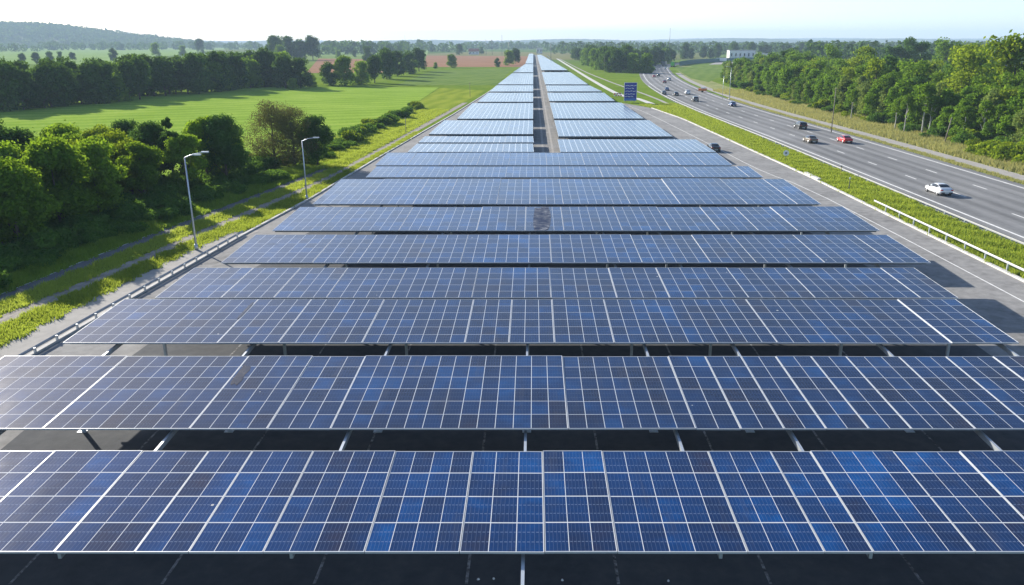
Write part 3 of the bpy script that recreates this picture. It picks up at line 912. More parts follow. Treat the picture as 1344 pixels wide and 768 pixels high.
for px_, py_, h_, kd, lab in [
    (375, 116, 12.5, MID[0], 'large dark tree at the right end of the far hedgerow'), (395, 116, 12.0, MID[1], 'second large dark tree past the right end of the far hedgerow'),
    (385, 118, 4.5, MIDB[0], 'small pale bush-like tree in front of the hedgerow end'), (410, 114, 5.0, MIDB[1], 'small green tree right of the hedgerow end'),
    (432, 112, 9.5, MID[2], 'dark tree left of the lighter pair at the far field corner'), (452, 112, 11, MIDB[0], 'lighter green tall tree at the far field corner'),
    (474, 111, 9.5, MIDB[1], 'lighter green broad tree right of the tall one at the field corner'), (492, 109, 10.5, MID[3], 'dark tree left of centre in the mid-distance belt'),
    (508, 104, 11, MID[0], 'dark tree in the middle of the mid-distance belt'), (522, 100, 12, MID[1], 'rounded dark tree right of the belt middle'),
    (537, 97, 13, MID[2], 'dark rounded tree near the right end of the belt'), (550, 94, 13, MID[3], 'last big dark tree at the right end of the belt'),
    (593, 89, 9, MIDB[0], 'lone round tree before the brown field'), (572, 90, 4, MIDB[1], 'small bush-like tree left of the lone round tree'),
    (482, 81, 14, MID[1], 'dark tree standing on the left brown field edge'), (149, 80, 11, MID[2], 'lone dark tree on the pale far field'),
    (205, 74, 15, MIDB[0], 'thin pale tree rising above the far hedgerow'), (263, 70, 20, MID[0], 'tall dark tree rising above the far hedgerow'),
    (240, 73, 13, MIDB[1], 'pale tree left of the tall one above the hedgerow'), (30, 84, 8, MID[3], 'grey-green tree in the group at the far left'),
    (48, 84, 9, MID[0], 'grey-green tree second in the group at the far left'), (66, 82, 9, MID[2], 'dark upright tree in the far left group'), (80, 81, 8, MID[1], 'dark tree in the middle of the far left group'), (96, 80, 8.5, MID[3], 'last dark tree of the far left group'),
    (508, 104, 14, MID[3], 'taller dark tree sticking up behind the belt'),
    (362, 80, 23, MID[0], 'first of four tall dark trees on the skyline left of centre'), (379, 79, 22, MID[1], 'second of four tall dark trees on the skyline'),
    (395, 79, 21, MID[2], 'third of four tall dark trees on the skyline'), (411, 79, 21, MID[3], 'fourth of four tall dark trees on the skyline'),
    (345, 82, 13, MIDB[0], 'green tree at the foot of the skyline trees, left'), (368, 82, 13, MIDB[1], 'pale green rounded tree before the skyline trees'),
    (444, 76, 9, MIDB[0], 'small tree on the pale field right of the skyline trees'), (465, 75, 8, MID[0], 'second small tree on the pale field'),
    (536, 67, 16, MID[1], 'round dark tree standing alone on the far green field'), (551, 66.5, 20, MID[3], 'larger dark tree beside the round one on the far green field'),
    (568, 67, 12, MID[2], 'small tree right of the pair on the far green field'), (603, 72, 14, MID[0], 'dark tree left of the small red-roofed house'), (632, 71, 11, MID[1], 'dark tree right of the small red-roofed house'),
    (653, 88, 6, MID[2], 'small dark tree beside the far left end of the array'), (668, 86, 11, MIDB[0], 'green tree beside the far left end of the array'), (677, 84, 11, MID[3], 'dark tree beside the far left end of the array')]:
    x, y = g(px_, py_)
    plant(kd, x, y, h_ / kd['h'], lab, 'tree', 'trees scattered over the far left fields')

# -- right wood
RW = [tree_kind('wood_tree', 9, .1, 2.6, 4200, .42, M['leaf_front'], 100 + i, 'hedge', nblob=36) for i in range(4)]
RB = [tree_kind('wood_tree', 11, 1.2, 4.2, 4200, .48, M['leaf_bright'], 106 + i) for i in range(2)]
RD = [tree_kind('wood_tree', 12, 1.5, 3.6, 3600, .48, M['leaf_dark'], 110 + i) for i in range(2)]
RT = [tree_kind('wood_tree', 12, 1.0, 4.0, 4200, .48, M['leaf_right'], 114 + i) for i in range(3)]
RW += [tree_kind('wood_tree', 8.5, .1, 2.3, 3800, .36, M['leaf_pale'], 121 + i, 'tall', nblob=46) for i in range(2)]
BIR = tree_kind('birch_tree', 9, 4.6, 1.8, 1800, .34, M['leaf_right'], 118, bark=M['birch'], thick=.13)
def wood_edge(y): return lerp_poly([(60, 77), (110, 75.5), (140, 74.5), (200, 75.5), (274, 77), (360, 84), (420, 95), (520, 112)], y)
n_edge = 0
yy = 78.0
while yy < 395:
    for r_ in range(2):
        plant(rnd.choice(RW), wood_edge(yy) + 1.8 + r_ * 3.6 + rnd.uniform(-.8, .8), yy + rnd.uniform(-1, 1), rnd.uniform(.62, 1.12), 'slim young green tree in the front edge of the right-hand wood', 'tree', 'front trees of the right-hand wood')
    yy += 3.6 + yy * .005
for i in range(80):
    y_ = 76 + (i / 80) ** 1.3 * 290 + rnd.uniform(-1.5, 1.5)
    bush(rnd.choice(BUSHB + BUSH), wood_edge(y_) - .6 + rnd.uniform(-1.6, 1.4), y_, rnd.uniform(.6, 1.7), 'ragged low shrub along the front edge of the right-hand wood', 'shrubs along the right-hand wood edge', rnd.uniform(.9, 1.6))
yy = 70.0
while yy < 430:
    for r_ in range(4):
        d = 9.5 + r_ * 8 + rnd.uniform(-2.5, 2.5)
        grow = min(1.0 + .02 * d, 1.55) * (1.08 if yy < 220 else .85)
        k = rnd.choice(RT * 4 + RB * 3 + RD)
        plant(k, wood_edge(yy) + d, yy + rnd.uniform(-3, 3), rnd.uniform(.62, .90) * grow * (.9 if yy < 200 else 1), 'full crowned green tree deeper in the right-hand wood', 'tree', 'inner trees of the right-hand wood')
    yy += 7.5 + yy * .012
for px_, py_, h_, kd, lab in [
    (1318, 170, 17.5, RB[0], 'tall bright yellow-green tree at the top right corner of the wood'), (1265, 160, 15.5, RB[1], 'bright yellow-green tree left of the tall one at the top right'),
    (1275, 118, 19, RT[0], 'tall open tree on the wood skyline at the right'), (1238, 112, 19, RT[1], 'tall open tree on the wood skyline left of another'), (1205, 108, 18.8, RD[0], 'tall dark narrow tree on the wood skyline'),
    (1185, 108, 18.3, RD[1], 'dark tall tree right of the paired ones on the skyline'), (1165, 108, 17, RD[0], 'small dark pointed tree on the wood skyline'), (1125, 122, 15.5, RB[0], 'broad bright round tree rising behind the middle of the wood'),
    (1085, 112, 15, RT[2], 'broad green tree at the left shoulder of the wood')]:
    x, y = g(px_, py_)
    plant(kd, x, y, h_ / kd['h'], lab, 'tree', 'tall trees of the right-hand wood')
for px_, py_, h_ in [(1182, 176, 7.5), (1205, 178, 10), (1214, 179, 8), (1258, 189, 7), (1282, 192, 7), (1300, 194, 6.5), (1170, 172, 7), (1113, 158, 6.5)]:
    x, y = g(px_, py_)
    plant(BIR, x + .6, y, h_ / 9, 'pale trunked birch at the front edge of the right-hand wood', 'tree', 'birches at the wood edge')
for i in range(16):
    x, y = g(1290 + i * 7, 208 + i * 1.2)
    bush(rnd.choice(BUSHB), x + rnd.uniform(-1, 3), y + rnd.uniform(0, 5), rnd.uniform(1.2, 2.1), 'bright green bush before the wood at the right edge', 'bushes before the wood at the right edge', 1.2)

# -- middle distance wood right of the array
fw = [(43, 470), (52, 500), (60, 560), (66, 640), (40, 640), (38, 800), (60, 900), (100, 760), (95, 690)]
for i in range(84):
    if i < 40:
        y = 472 + (i / 40) ** 1.3 * 420; x = lerp_poly([(470, 43), (560, 40), (700, 38), (900, 38)], y) + 2 + rnd.random() ** 1.5 * 20
    else:
        t = (i - 40) / 44; x = 45 + t * 75 + rnd.uniform(-4, 4); y = 482 + t * 235 + rnd.random() * 60
        x += 0
    plant(rnd.choice(MID + MIDB), x, y, rnd.uniform(.9, 1.25), 'green tree in the wood between the array and the motorway bend', 'tree', 'wood inside the motorway bend')
for i in range(60):
    x = 130 + i * 9 + rnd.uniform(-5, 5); y = 850 + i * 5 + rnd.uniform(0, 70)
    plant(rnd.choice(MID), x, y, rnd.uniform(1.0, 1.5), 'dark green tree in the belt beyond the motorway bend', 'tree', 'belt beyond the motorway bend')

# far-off woods: one mass each
def far_wood(name, segs, n, hmin, hmax, mat, seed, label):
    rs = np.random.RandomState(seed)
    C, S, NR = [], [], []
    for (x0, y0, x1, y1, dep) in segs:
        L = math.hypot(x1 - x0, y1 - y0)
        nt_ = max(3, int(L / 7))
        for k in range(nt_):
            f = (k + rs.rand() * .8) / nt_
            hx = rs.uniform(hmin, hmax); rad = hx * .42
            bx, by = x0 + (x1 - x0) * f, y0 + (y1 - y0) * f + rs.rand() * dep
            m_ = n
            d = rs.normal(size=(m_, 3)); d /= np.linalg.norm(d, axis=1)[:, None]
            c = np.column_stack([bx + d[:, 0] * rad, by + d[:, 1] * rad, hx * .52 + d[:, 2] * hx * .48]) + rs.normal(size=(m_, 3)) * .5
            C.append(c); S.append(np.full(m_, hx * .26)); NR.append(d + rs.normal(size=(m_, 3)) * .4)
    C = np.concatenate(C); S = np.concatenate(S); NR = np.concatenate(NR)
    C[:, 2] = np.clip(C[:, 2], .2, None)
    NR /= np.linalg.norm(NR, axis=1)[:, None]
    o = link(bpy.data.objects.new(name, quads_mesh(name, C, NR, S, mat, rs)))
    tag(o, label, 'far wood', None, 'stuff')
far_wood('distant_wood', [(-420, 1400, -120, 1500, 60), (-160, 1900, 20, 2000, 80), (-1050, 1750, -600, 1900, 80), (-320, 1150, -180, 1180, 40)], 90, 12, 19, M['leaf_hedge'], 5, 'hazy tree belts on the far fields left of the array')
far_wood('distant_wood', [(185, 560, 420, 600, 60), (265, 760, 800, 800, 100), (300, 950, 900, 980, 100), (30, 1150, 900, 1180, 120), (20, 1500, 1200, 1600, 150), (200, 2000, 1900, 2100, 200), (-100, 2600, 2400, 2700, 300)], 70, 11, 18, M['leaf_hedge'], 6, 'hazy woods on the horizon right of the array')
far_wood('distant_wood', [(-1500, 2250, -700, 2300, 40), (-1400, 1500, -900, 1520, 20)], 60, 8, 15, M['leaf_hedge'], 8, 'hazy tree line at the foot of the blue hill')

def hill_wood(seed):
    rs = np.random.RandomState(seed); C, NR, S = [], [], []
    prof = lambda x: 86 * (1 - ss(-1800, -950, x)) ** .8 * (1 - .18 * ss(-2400, -1500, x)) + 3 * math.sin(x * .011) * (1 - ss(-1500, -1000, x))
    for k in range(5200):
        x = rs.uniform(-2300, -960); fy = rs.rand() ** .8
        z = prof(x) * (1 - (1 - fy) ** 2.2)
        if z < 2.5: continue
        hx = rs.uniform(8, 15) * (.7 + .5 * rs.rand())
        m_ = 12
        d = rs.normal(size=(m_, 3)); d[:, 2] = np.abs(d[:, 2]); d /= np.linalg.norm(d, axis=1)[:, None]
        C.append(np.column_stack([x + d[:, 0] * hx * .5, 2350 + 500 * fy + d[:, 1] * hx * .5, z + d[:, 2] * hx * .8]))
        NR.append(d + rs.normal(size=(m_, 3)) * .3); S.append(np.full(m_, hx * .5))
    C = np.concatenate(C); NR = np.concatenate(NR); S = np.concatenate(S)
    NR /= np.linalg.norm(NR, axis=1)[:, None]
    o = link(bpy.data.objects.new('hill_wood', quads_mesh('hill_wood', C, NR, S, M['leaf_hedge'], rs)))
    tag(o, 'hazy blue-green wood covering the long hill at the far left', 'far wood', None, 'stuff')
hill_wood(12)

# -- grass tufts
def grass(name, fx, y0, y1, n, hgt, mat, seed, label, bias=1.0):
    rs = np.random.RandomState(seed)
    u = rs.rand(n)
    y = y0 + (y1 - y0) * u ** bias
    x = np.empty(n)
    rx = rs.rand(n)
    lo = np.array([fx(v)[0] for v in y]); hi = np.array([fx(v)[1] for v in y])
    x = lo + (hi - lo) * rx + rs.normal(size=n) * .16 + .14 * np.sin(y * 2.1) + .1 * np.sin(y * 5.3 + 1)
    patch = .5 + .5 * np.sin(x * .35 + y * .13 + seed) * np.sin(y * .21 - x * .2)
    clump = .35 + .45 * patch + .45 * np.sin(x * 1.3 + y * .7) * np.sin(y * .9 - x * .5) + rs.rand(n) * .5
    h = hgt * np.clip(clump, .25, 1.3)
    lean = rs.normal(size=(n, 3)) * .35; lean[:, 2] = 1
    lean /= np.linalg.norm(lean, axis=1)[:, None]
    an = rs.rand(n) * 2 * np.pi
    wv = np.column_stack([np.cos(an), np.sin(an), np.zeros(n)]) * (.018 + .028 * rs.rand(n))[:, None] * (1 + hgt)
    B = np.column_stack([x, y, np.zeros(n)])
    V = np.empty((n, 3, 3))
    V[:, 0] = B - wv; V[:, 1] = B + wv; V[:, 2] = B + lean * h[:, None]
    me = bpy.data.meshes.new(name)
    me.vertices.add(n * 3); me.vertices.foreach_set('co', V.reshape(-1))
    me.loops.add(n * 3); me.loops.foreach_set('vertex_index', np.arange(n * 3, dtype=np.int32))
    me.polygons.add(n); me.polygons.foreach_set('loop_start', np.arange(0, n * 3, 3, dtype=np.int32))
    me.materials.append(mat); me.update(calc_edges=True)
    o = link(bpy.data.objects.new(name, me))
    tag(o, label, 'grass', None, 'stuff')
TRX = [(p.y, p.x) for p in tr]
def tX(y): return lerp_poly(TRX, y)
CPX = [(p.y, p.x) for p in cp]
def cX(y): return lerp_poly(CPX, y) if y < 74 else lerp_poly(KL, y) - .3
SPX = [(20, -41), (40, -38.6), (53, -36.8), (67, -35.2), (84, -32.9), (104, -30.0), (118, -28.3)]
grass('grass_strip', lambda y: (tX(y) + .7, cX(y) - (1.15 if y < 73 else .1)), 28, 160, 60000, .30, M['blade'], 1, 'bright grass strip between gravel track and concrete path', 1.3)
grass('grass_strip', lambda y: (lerp_poly(SPX, y) + .7, tX(y) - .65), 28, 116, 40000, .32, M['blade'], 2, 'grass strip between gravel track and old asphalt path', 1.3)
grass('grass_bank', lambda y: (lerp_poly(SPX, y) - 5.5, lerp_poly(SPX, y) - .8), 28, 118, 80000, .55, M['blade_dark'], 3, 'rough green grass on the bank left of the paths', 1.3)
grass('meadow_grass', lambda y: (tX(y) - 8.5, tX(y) - .7), 112, 215, 60000, .36, M['blade'], 7, 'sunlit yellow-green grass between gravel track and hedge')
MWX = [(p.y, p.x) for p in MW if p.y < 260]
def mX(y): return lerp_poly(MWX, y)
grass('grass_strip', lambda y: (max(lerp_poly(KR, y), 30) + .4, mX(y) - 10.0), 30, 235, 150000, .42, M['blade'], 4, 'tall bright grass strip between guard rail and motorway', 1.35)
grass('tall_grass', lambda y: (mX(y) + 13.3, wood_edge(y) + 1.5), 60, 300, 120000, .9, M['blade_dry'], 5, 'tall dry grass between motorway path and wood', 1.3)
grass('verge_grass', lambda y: (mX(y) + 8.95, mX(y) + 10.4), 60, 260, 26000, .26, M['blade_dry'], 6, 'thin dry verge along the far motorway edge', 1.3)

# ------------------------------------------------------------------ guard rails
def guard_rail(label, line, o_, z, hgt, spacing, mat_rail, wide=.3):
    p0 = line[0]
    root = empty('guard_rail', (p0.x, p0.y, 0)); tag(root, label, 'guard rail')
    A = offs(line, o_)
    b = MB(); pr = [(-.03, .12), (.03, .16), (-.01, .21), (.03, .26), (-.03, .3)]
    nrm = [Vector(((line[min(i + 1, len(line) - 1)] - line[max(i - 1, 0)]).y, -(line[min(i + 1, len(line) - 1)] - line[max(i - 1, 0)]).x)).normalized() for i in range(len(line))]
    for i in range(len(A) - 1):
        for (a0, z0), (a1, z1) in zip(pr, pr[1:]):
            q = []
            for (j, a_, z_) in ((i, a0, z0), (i + 1, a0, z0), (i + 1, a1, z1), (i, a1, z1)):
                v_ = A[j] + nrm[j] * a_
                q.append((v_.x - p0.x, v_.y - p0.y, z + hgt - .3 + z_))
            b.face(q)
            off_ = []
            for (j, a_, z_) in ((i, a1, z1), (i + 1, a1, z1), (i + 1, a0, z0), (i, a0, z0)):
                v_ = A[j] + nrm[j] * (a_ - .015)
                off_.append((v_.x - p0.x, v_.y - p0.y, z + hgt - .3 + z_))
            b.face(off_)
    b.obj('rail', mat_rail, root)
    L = sum((b_ - a_).length for a_, b_ in zip(A, A[1:]))
    s = .5; k = 0
    while s < L and k < 98:
        p, t = at_len(A, s)
        MB().box(-.06, .06, -.05, .05, 0, hgt - .02).obj('post', M['steel'], root, (p.x - p0.x + .1, p.y - p0.y, z - .005))
        s += spacing; k += 1
M['rail_grey'] = plain('rail_grey', (0.30, 0.31, 0.32), 0.6, 0.1, 0.2, 2.0)
M['rail_white'] = plain('rail_galvanised_pale', (0.40, 0.41, 0.42), 0.5, 0.2, 0.2, 2.0)
guard_rail('white guard rail on a concrete kerb between service road and bright grass', smooth_line([(36.62, 24), (36.62, 50), (36.62, 70), (36.62, 85)], 4), 0, .13, .72, 3.2, M['rail_white'])
guard_rail('low steel guard rail along the left edge of the parking lot', smooth_line([(lerp_poly(KL, y) - .14, y) for y in (22, 30, 39.5, 55, 72)], 4), 0, .13, .30, 2.0, M['rail_white'])
guard_rail('thin steel guard rail along the near edge of the motorway', [p for p in MW if 40 < p.y < 330], -10.05, 0, .55, 4.0, M['rail_grey'])

# ------------------------------------------------------------------ street lamps, poles, signs
def street_lamp(x, y, h, reach, label, arms=2, face=1, tilt=0.0):
    root = empty('street_lamp', (x, y, 0), tilt); tag(root, label, 'street lamp', 'street lamps')
    MB().tube([(0, 0, 0), (0, 0, h * .5), (0, 0, h)], [.095, .07, .05], 10).obj('pole', M['steel'], root, smooth=True)
    MB().tube([(0, 0, 0), (0, 0, .5)], [.15, .14], 10).obj('pole_base', M['steel'], root, smooth=True)
    for k in range(arms):
        dy = (k - (arms - 1) / 2) * 1.9
        ar = MB().tube([(0, 0, h - .06), (face * reach * .35, dy * .4, h + .2), (face * reach * .7, dy * .8, h + .3)], [.05, .04, .035], 8).obj('arm', M['steel'], root, smooth=True)
        hd = MB()
        x0, x1 = sorted((face * reach * .66, face * reach))
        zz = h + .27
        hd.box(x0, x1, dy * .85 - .13, dy * .85 + .13, zz, zz + .1)
        ho = hd.obj('lamp_head', M['steel'], root)
        MB().box(x0 + .06, x1 - .06, dy * .85 - .1, dy * .85 + .1, zz - .02, zz - .001).obj('lamp_lens', M['lamp_clear'], ho)
street_lamp(*g(258, 328), 7.9, 1.7, 'tall grey street lamp with two arms nearest the camera on the left', 2)
street_lamp(*g(403, 262), 6.6, 1.9, 'grey single-armed street lamp farther along the left path', 1)
street_lamp(*g(957, 131), 9.6, 1.6, 'street lamp with pale head on the far side of the motorway', 1, -1)

def pole(px, py, h, r_, mat, label, lean=0.0, name='utility_pole'):
    x, y = g(px, py)
    root = empty(name, (x, y, 0)); tag(root, label, 'pole')
    MB().tube([(0, 0, 0), (lean * h * .5, 0, h * .5), (lean * h, 0, h)], [r_, r_ * .85, r_ * .7], 8).obj('shaft', mat, root, smooth=True)
    MB().tube([(lean * h - .35, 0, h - .3), (lean * h + .35, 0, h - .3)], .04, 6).obj('crossbar', mat, root)
pole(1091, 174, 8.6, .1, M['wood'], 'thin wooden pole at the motorway edge before the wood')
pole(1239, 190, 4.6, .12, M['wood'], 'short leaning wooden post in the dry grass', .14)
pole(948, 130, 7, .07, M['steel'], 'slim steel pole beside the pale headed street lamp')
for px_, py_, h_, lab in [(878, 74, 33, 'tall thin mast above the wood in the motorway bend'), (668, 80, 17, 'thin mast right of the others near the array end'), (659, 72, 26, 'tallest thin mast left of the array end'),
                          (646, 72, 20, 'second thin mast from the left near the array end'), (638, 72, 20, 'leftmost thin mast near the array end'), (532, 64, 33, 'far thin mast on the left horizon'), (723, 78, 16, 'dark thin mast right of the array end'),
                          (793, 96, 9, 'slim pole before the wood in the motorway bend'), (617, 127, 4.5, 'short thin pole on the bank left of the array'), (533, 176, 3.2, 'short thin pole beside the gravel track')]:
    pole(px_, py_, h_, .26 if h_ > 15 else .07, M['dark_steel'] if h_ > 15 else M['wood'], lab, name='mast' if h_ > 15 else 'utility_pole')

# blue sign
x, y = g(827, 135)
root = empty('road_sign', (x, y, 0), R(3)); tag(root, 'large blue road sign with rows of white lettering beside the array', 'road sign')
b = MB().box(-1.85, 1.85, -.06, .06, .55, 5.75); board = b.obj('sign_board', M['blue_sign'], root)
b = MB()
for (x0, x1, z0, z1) in ((-1.85, 1.85, .55, .62), (-1.85, 1.85, 5.68, 5.75), (-1.85, -1.78, .62, 5.68), (1.78, 1.85, .62, 5.68)):
    b.box(x0, x1, -.085, -.062, z0, z1)
b.obj('border', M['white'], board)
b = MB(); b.box(-1.7, 1.7, -.078, -.062, .75, 1.25); b.obj('lower_panel', M['light_blue'], board)
b = MB(); rr = random.Random(4)
for k, zz in enumerate((4.85, 4.1, 3.3, 2.5, 1.8)):
    xx = -1.5
    x_end = (1.3, .9, 1.2, 1.4, 1.0)[k]
    while xx < x_end:
        wd = rr.uniform(.3, .8)
        pts_n = 5
        for q in range(pts_n):
            xa, xb = xx + wd * q / pts_n, xx + wd * (q + 1) / pts_n
            za, zb_ = zz + .07 * math.sin(xa * 5), zz + .07 * math.sin(xb * 5)
            b.face([(xa, -.075, za - .07), (xb, -.075, zb_ - .07), (xb, -.075, zb_ + .07), (xa, -.075, za + .07)])
        xx += wd + rr.uniform(.08, .2)
b.obj('lettering', M['white'], board)
for s_ in (-1.2, 1.2):
    MB().tube([(s_, .16, 0), (s_, .16, 5.2)], .1, 8).obj('post', M['steel'], root, smooth=True)

# red and white barrier left of the sign
x, y = g(811, 127)
root = empty('road_barrier', (x, y, 0), R(25)); tag(root, 'red and white road barrier standing left of the blue sign', 'barrier')
b = MB()
for k in range(6): b.box(-1.5 + k * .5, -1.5 + (k + 1) * .5, -.05, .05, .7, 1.15, k % 2)
b.obj('barrier_board', [M['red'], M['white']], root)
b = MB()
for k in range(6): b.box(-1.5 + k * .5, -1.5 + (k + 1) * .5, -.05, .05, .2, .5, (k + 1) % 2)
b.obj('barrier_board', [M['red'], M['white']], root)
for s_ in (-1.1, 1.1): MB().box(s_ - .05, s_ + .05, .051, .12, 0, 1.2).obj('leg', M['steel'], root)

# round sign seen in the grass strip
x, y = g(1031, 211)
root = empty('round_sign', (x, y, 0), R(-25)); tag(root, 'small round white sign in the grass strip beside the motorway', 'road sign')
MB().tube([(0, 0, 0), (0, 0, 1.5)], .04, 8).obj('post', M['dark_steel'], root)
MB().tube([(0, -.09, 1.15), (0, -.05, 1.15)], .42, 20).obj('sign_disc', M['white'], root)
MB().tube([(0, -.105, 1.15), (0, -.095, 1.15)], .15, 14).obj('sign_symbol', M['dark_steel'], root)
for px_, py_, h_, lab in [(1103, 232, 1.3, 'yellow marker post in the grass beside the motorway'), (1114, 250, 1.4, 'dark marker post in the grass near the rail end')]:
    x, y = g(px_, py_)
    root = empty('marker_post', (x, y, 0)); tag(root, lab, 'marker post')
    MB().tube([(0, 0, 0), (0, 0, h_)], [.06, .045], 8).obj('shaft', plain('marker_yellow', (.5, .42, .05)) if 'yellow' in lab else M['dark_steel'], root)
    MB().box(-.08, .08, -.05, .05, h_ - .01, h_ + .18).obj('cap', M['dark_steel'] if 'yellow' in lab else M['steel'], root)

# concrete blocks in the kerb line and roadside bits
for px_, py_, lab in [(1056, 230, 'pale concrete block at the bend of the kerb, left one'), (1066, 235, 'pale concrete block at the bend of the kerb, right one')]:
    x, y = g(px_, py_)
    o = MB().box(-.3, .3, -1.3, 1.3, 0, .2); o.box(-.22, .22, -1.25, 1.25, .2, .26)
    tag(o.obj('concrete_block', M['kerb'], None, (x + .5, y, .0)), lab, 'concrete block')
for i, (px_, py_) in enumerate([(628, 761), (648, 760), (738, 762), (877, 763)]):
    x, y = g(px_, py_)
    rs = np.random.RandomState(i)
    b = MB(); n_ = 9
    ring = [(math.cos(k / n_ * 6.283) * .05 * rs.uniform(.7, 1.2), math.sin(k / n_ * 6.283) * .05 * rs.uniform(.7, 1.2)) for k in range(n_)]
    for k in range(n_):
        p_, q_ = ring[k], ring[(k + 1) % n_]
        b.face([(p_[0], p_[1], 0), (q_[0], q_[1], 0), (q_[0] * .6, q_[1] * .6, .045), (p_[0] * .6, p_[1] * .6, .045)])
    b.face([(p_[0] * .6, p_[1] * .6, .045) for p_ in ring])
    tag(b.obj('pebble', M['white'], None, (x, y, .006)), ['leftmost white pebble on the shaded asphalt at the bottom', 'second white pebble from the left on the shaded asphalt', 'white pebble right of the central post at the bottom', 'rightmost white pebble on the shaded asphalt at the bottom'][i], 'pebble', 'pebbles on the asphalt')

# noise wall, buildings and the far lot beyond the bend
nw = [p for p in offs(MW, 12.5) if 610 < p.y < 800]
b = MB()
for p, q in zip(nw, nw[1:]):
    d_ = (q - p).normalized(); n_ = Vector((d_.y, -d_.x)) * .15
    b.face([(*(p - n_), 0), (*(q - n_), 0), (*(q - n_), 3.2), (*(p - n_), 3.2)])
    b.face([(*(q + n_), 0), (*(p + n_), 0), (*(p + n_), 3.2), (*(q + n_), 3.2)])
    b.face([(*(p - n_), 3.2), (*(q - n_), 3.2), (*(q + n_), 3.2), (*(p + n_), 3.2)])
tag(b.obj('noise_wall', M['teal']), 'dark teal noise wall along the outside of the motorway bend', 'wall')
poly('meadow', pp([(884, 89), (930, 85.5), (965, 91), (930, 108), (907, 103)]), .03, M['field_mid'])
poly('far_lot', pp([(930, 85), (1010, 83), (1040, 78), (985, 77.3), (945, 80)]), .05, M['concrete'])

def building(px_, py_, wd, dp, hw, hr, wall, roof, label, rz=0.0):
    x, y = g(px_, py_)
    root = empty('building', (x, y, 0), rz); tag(root, label, 'building')
    MB().box(-wd / 2, wd / 2, -dp / 2, dp / 2, 0, hw).obj('wall', wall, root)
    b = MB(); e = .4
    if hr > .8:
        A = [(-wd / 2 - e, -dp / 2 - e, hw), (wd / 2 + e, -dp / 2 - e, hw), (wd / 2 + e, dp / 2 + e, hw), (-wd / 2 - e, dp / 2 + e, hw)]
        r0, r1 = (-wd / 2 - e, 0, hw + hr), (wd / 2 + e, 0, hw + hr)
        b.face([A[0], A[1], r1, r0]); b.face([A[2], A[3], r0, r1]); b.face([A[1], A[2], r1]); b.face([A[3], A[0], r0]); b.face(A[::-1])
    else:
        b.box(-wd / 2 - .2, wd / 2 + .2, -dp / 2 - .2, dp / 2 + .2, hw, hw + hr)
    b.obj('roof', roof, root)
    k = max(2, int(wd / 4))
    for i in range(k):
        cx_ = -wd / 2 + wd * (i + .5) / k
        MB().box(cx_ - .7, cx_ + .7, -dp / 2 - .03, -dp / 2 - .003, hw * .35, hw * .72).obj('window', M['car_glass'], root)
    MB().box(-wd / 2 + .4, -wd / 2 + 1.4, -dp / 2 - .05, -dp / 2 - .003, 0, min(2.1, hw * .8)).obj('door', M['dark_steel'], root)
M['plaster'] = plain('plaster_white', (.68, .67, .64), .8, 0, .08, .5)
M['roof_grey'] = plain('roof_grey', (.30, .31, .33), .7, 0, .1, .5)
M['roof_red'] = plain('roof_red_tile', (.40, .13, .08), .8, 0, .2, .5)
building(972, 78, 26, 12, 8.5, .6, M['plaster'], M['roof_grey'], 'white flat roofed building beyond the motorway bend')
building(990, 77, 18, 10, 5.5, .5, M['plaster'], M['roof_grey'], 'lower pale building right of the white one beyond the bend')
building(1012, 76.5, 22, 9, 4.5, .5, M['plaster'], M['roof_grey'], 'long low pale building at the far lot')
building(622, 71.5, 14, 9, 4, 4, M['plaster'], M['roof_red'], 'small red-roofed house beyond the brown field')
building(708, 70.3, 9, 10, 8, .6, M['plaster'], M['roof_grey'], 'pale building at the very end of the array')
building(30, 59.5, 40, 14, 8, 5, M['plaster'], M['roof_red'], 'pale farm building at the foot of the blue hill, left one')
building(66, 59.0, 30, 14, 9, 5, M['plaster'], M['roof_grey'], 'pale farm building at the foot of the blue hill, right one')

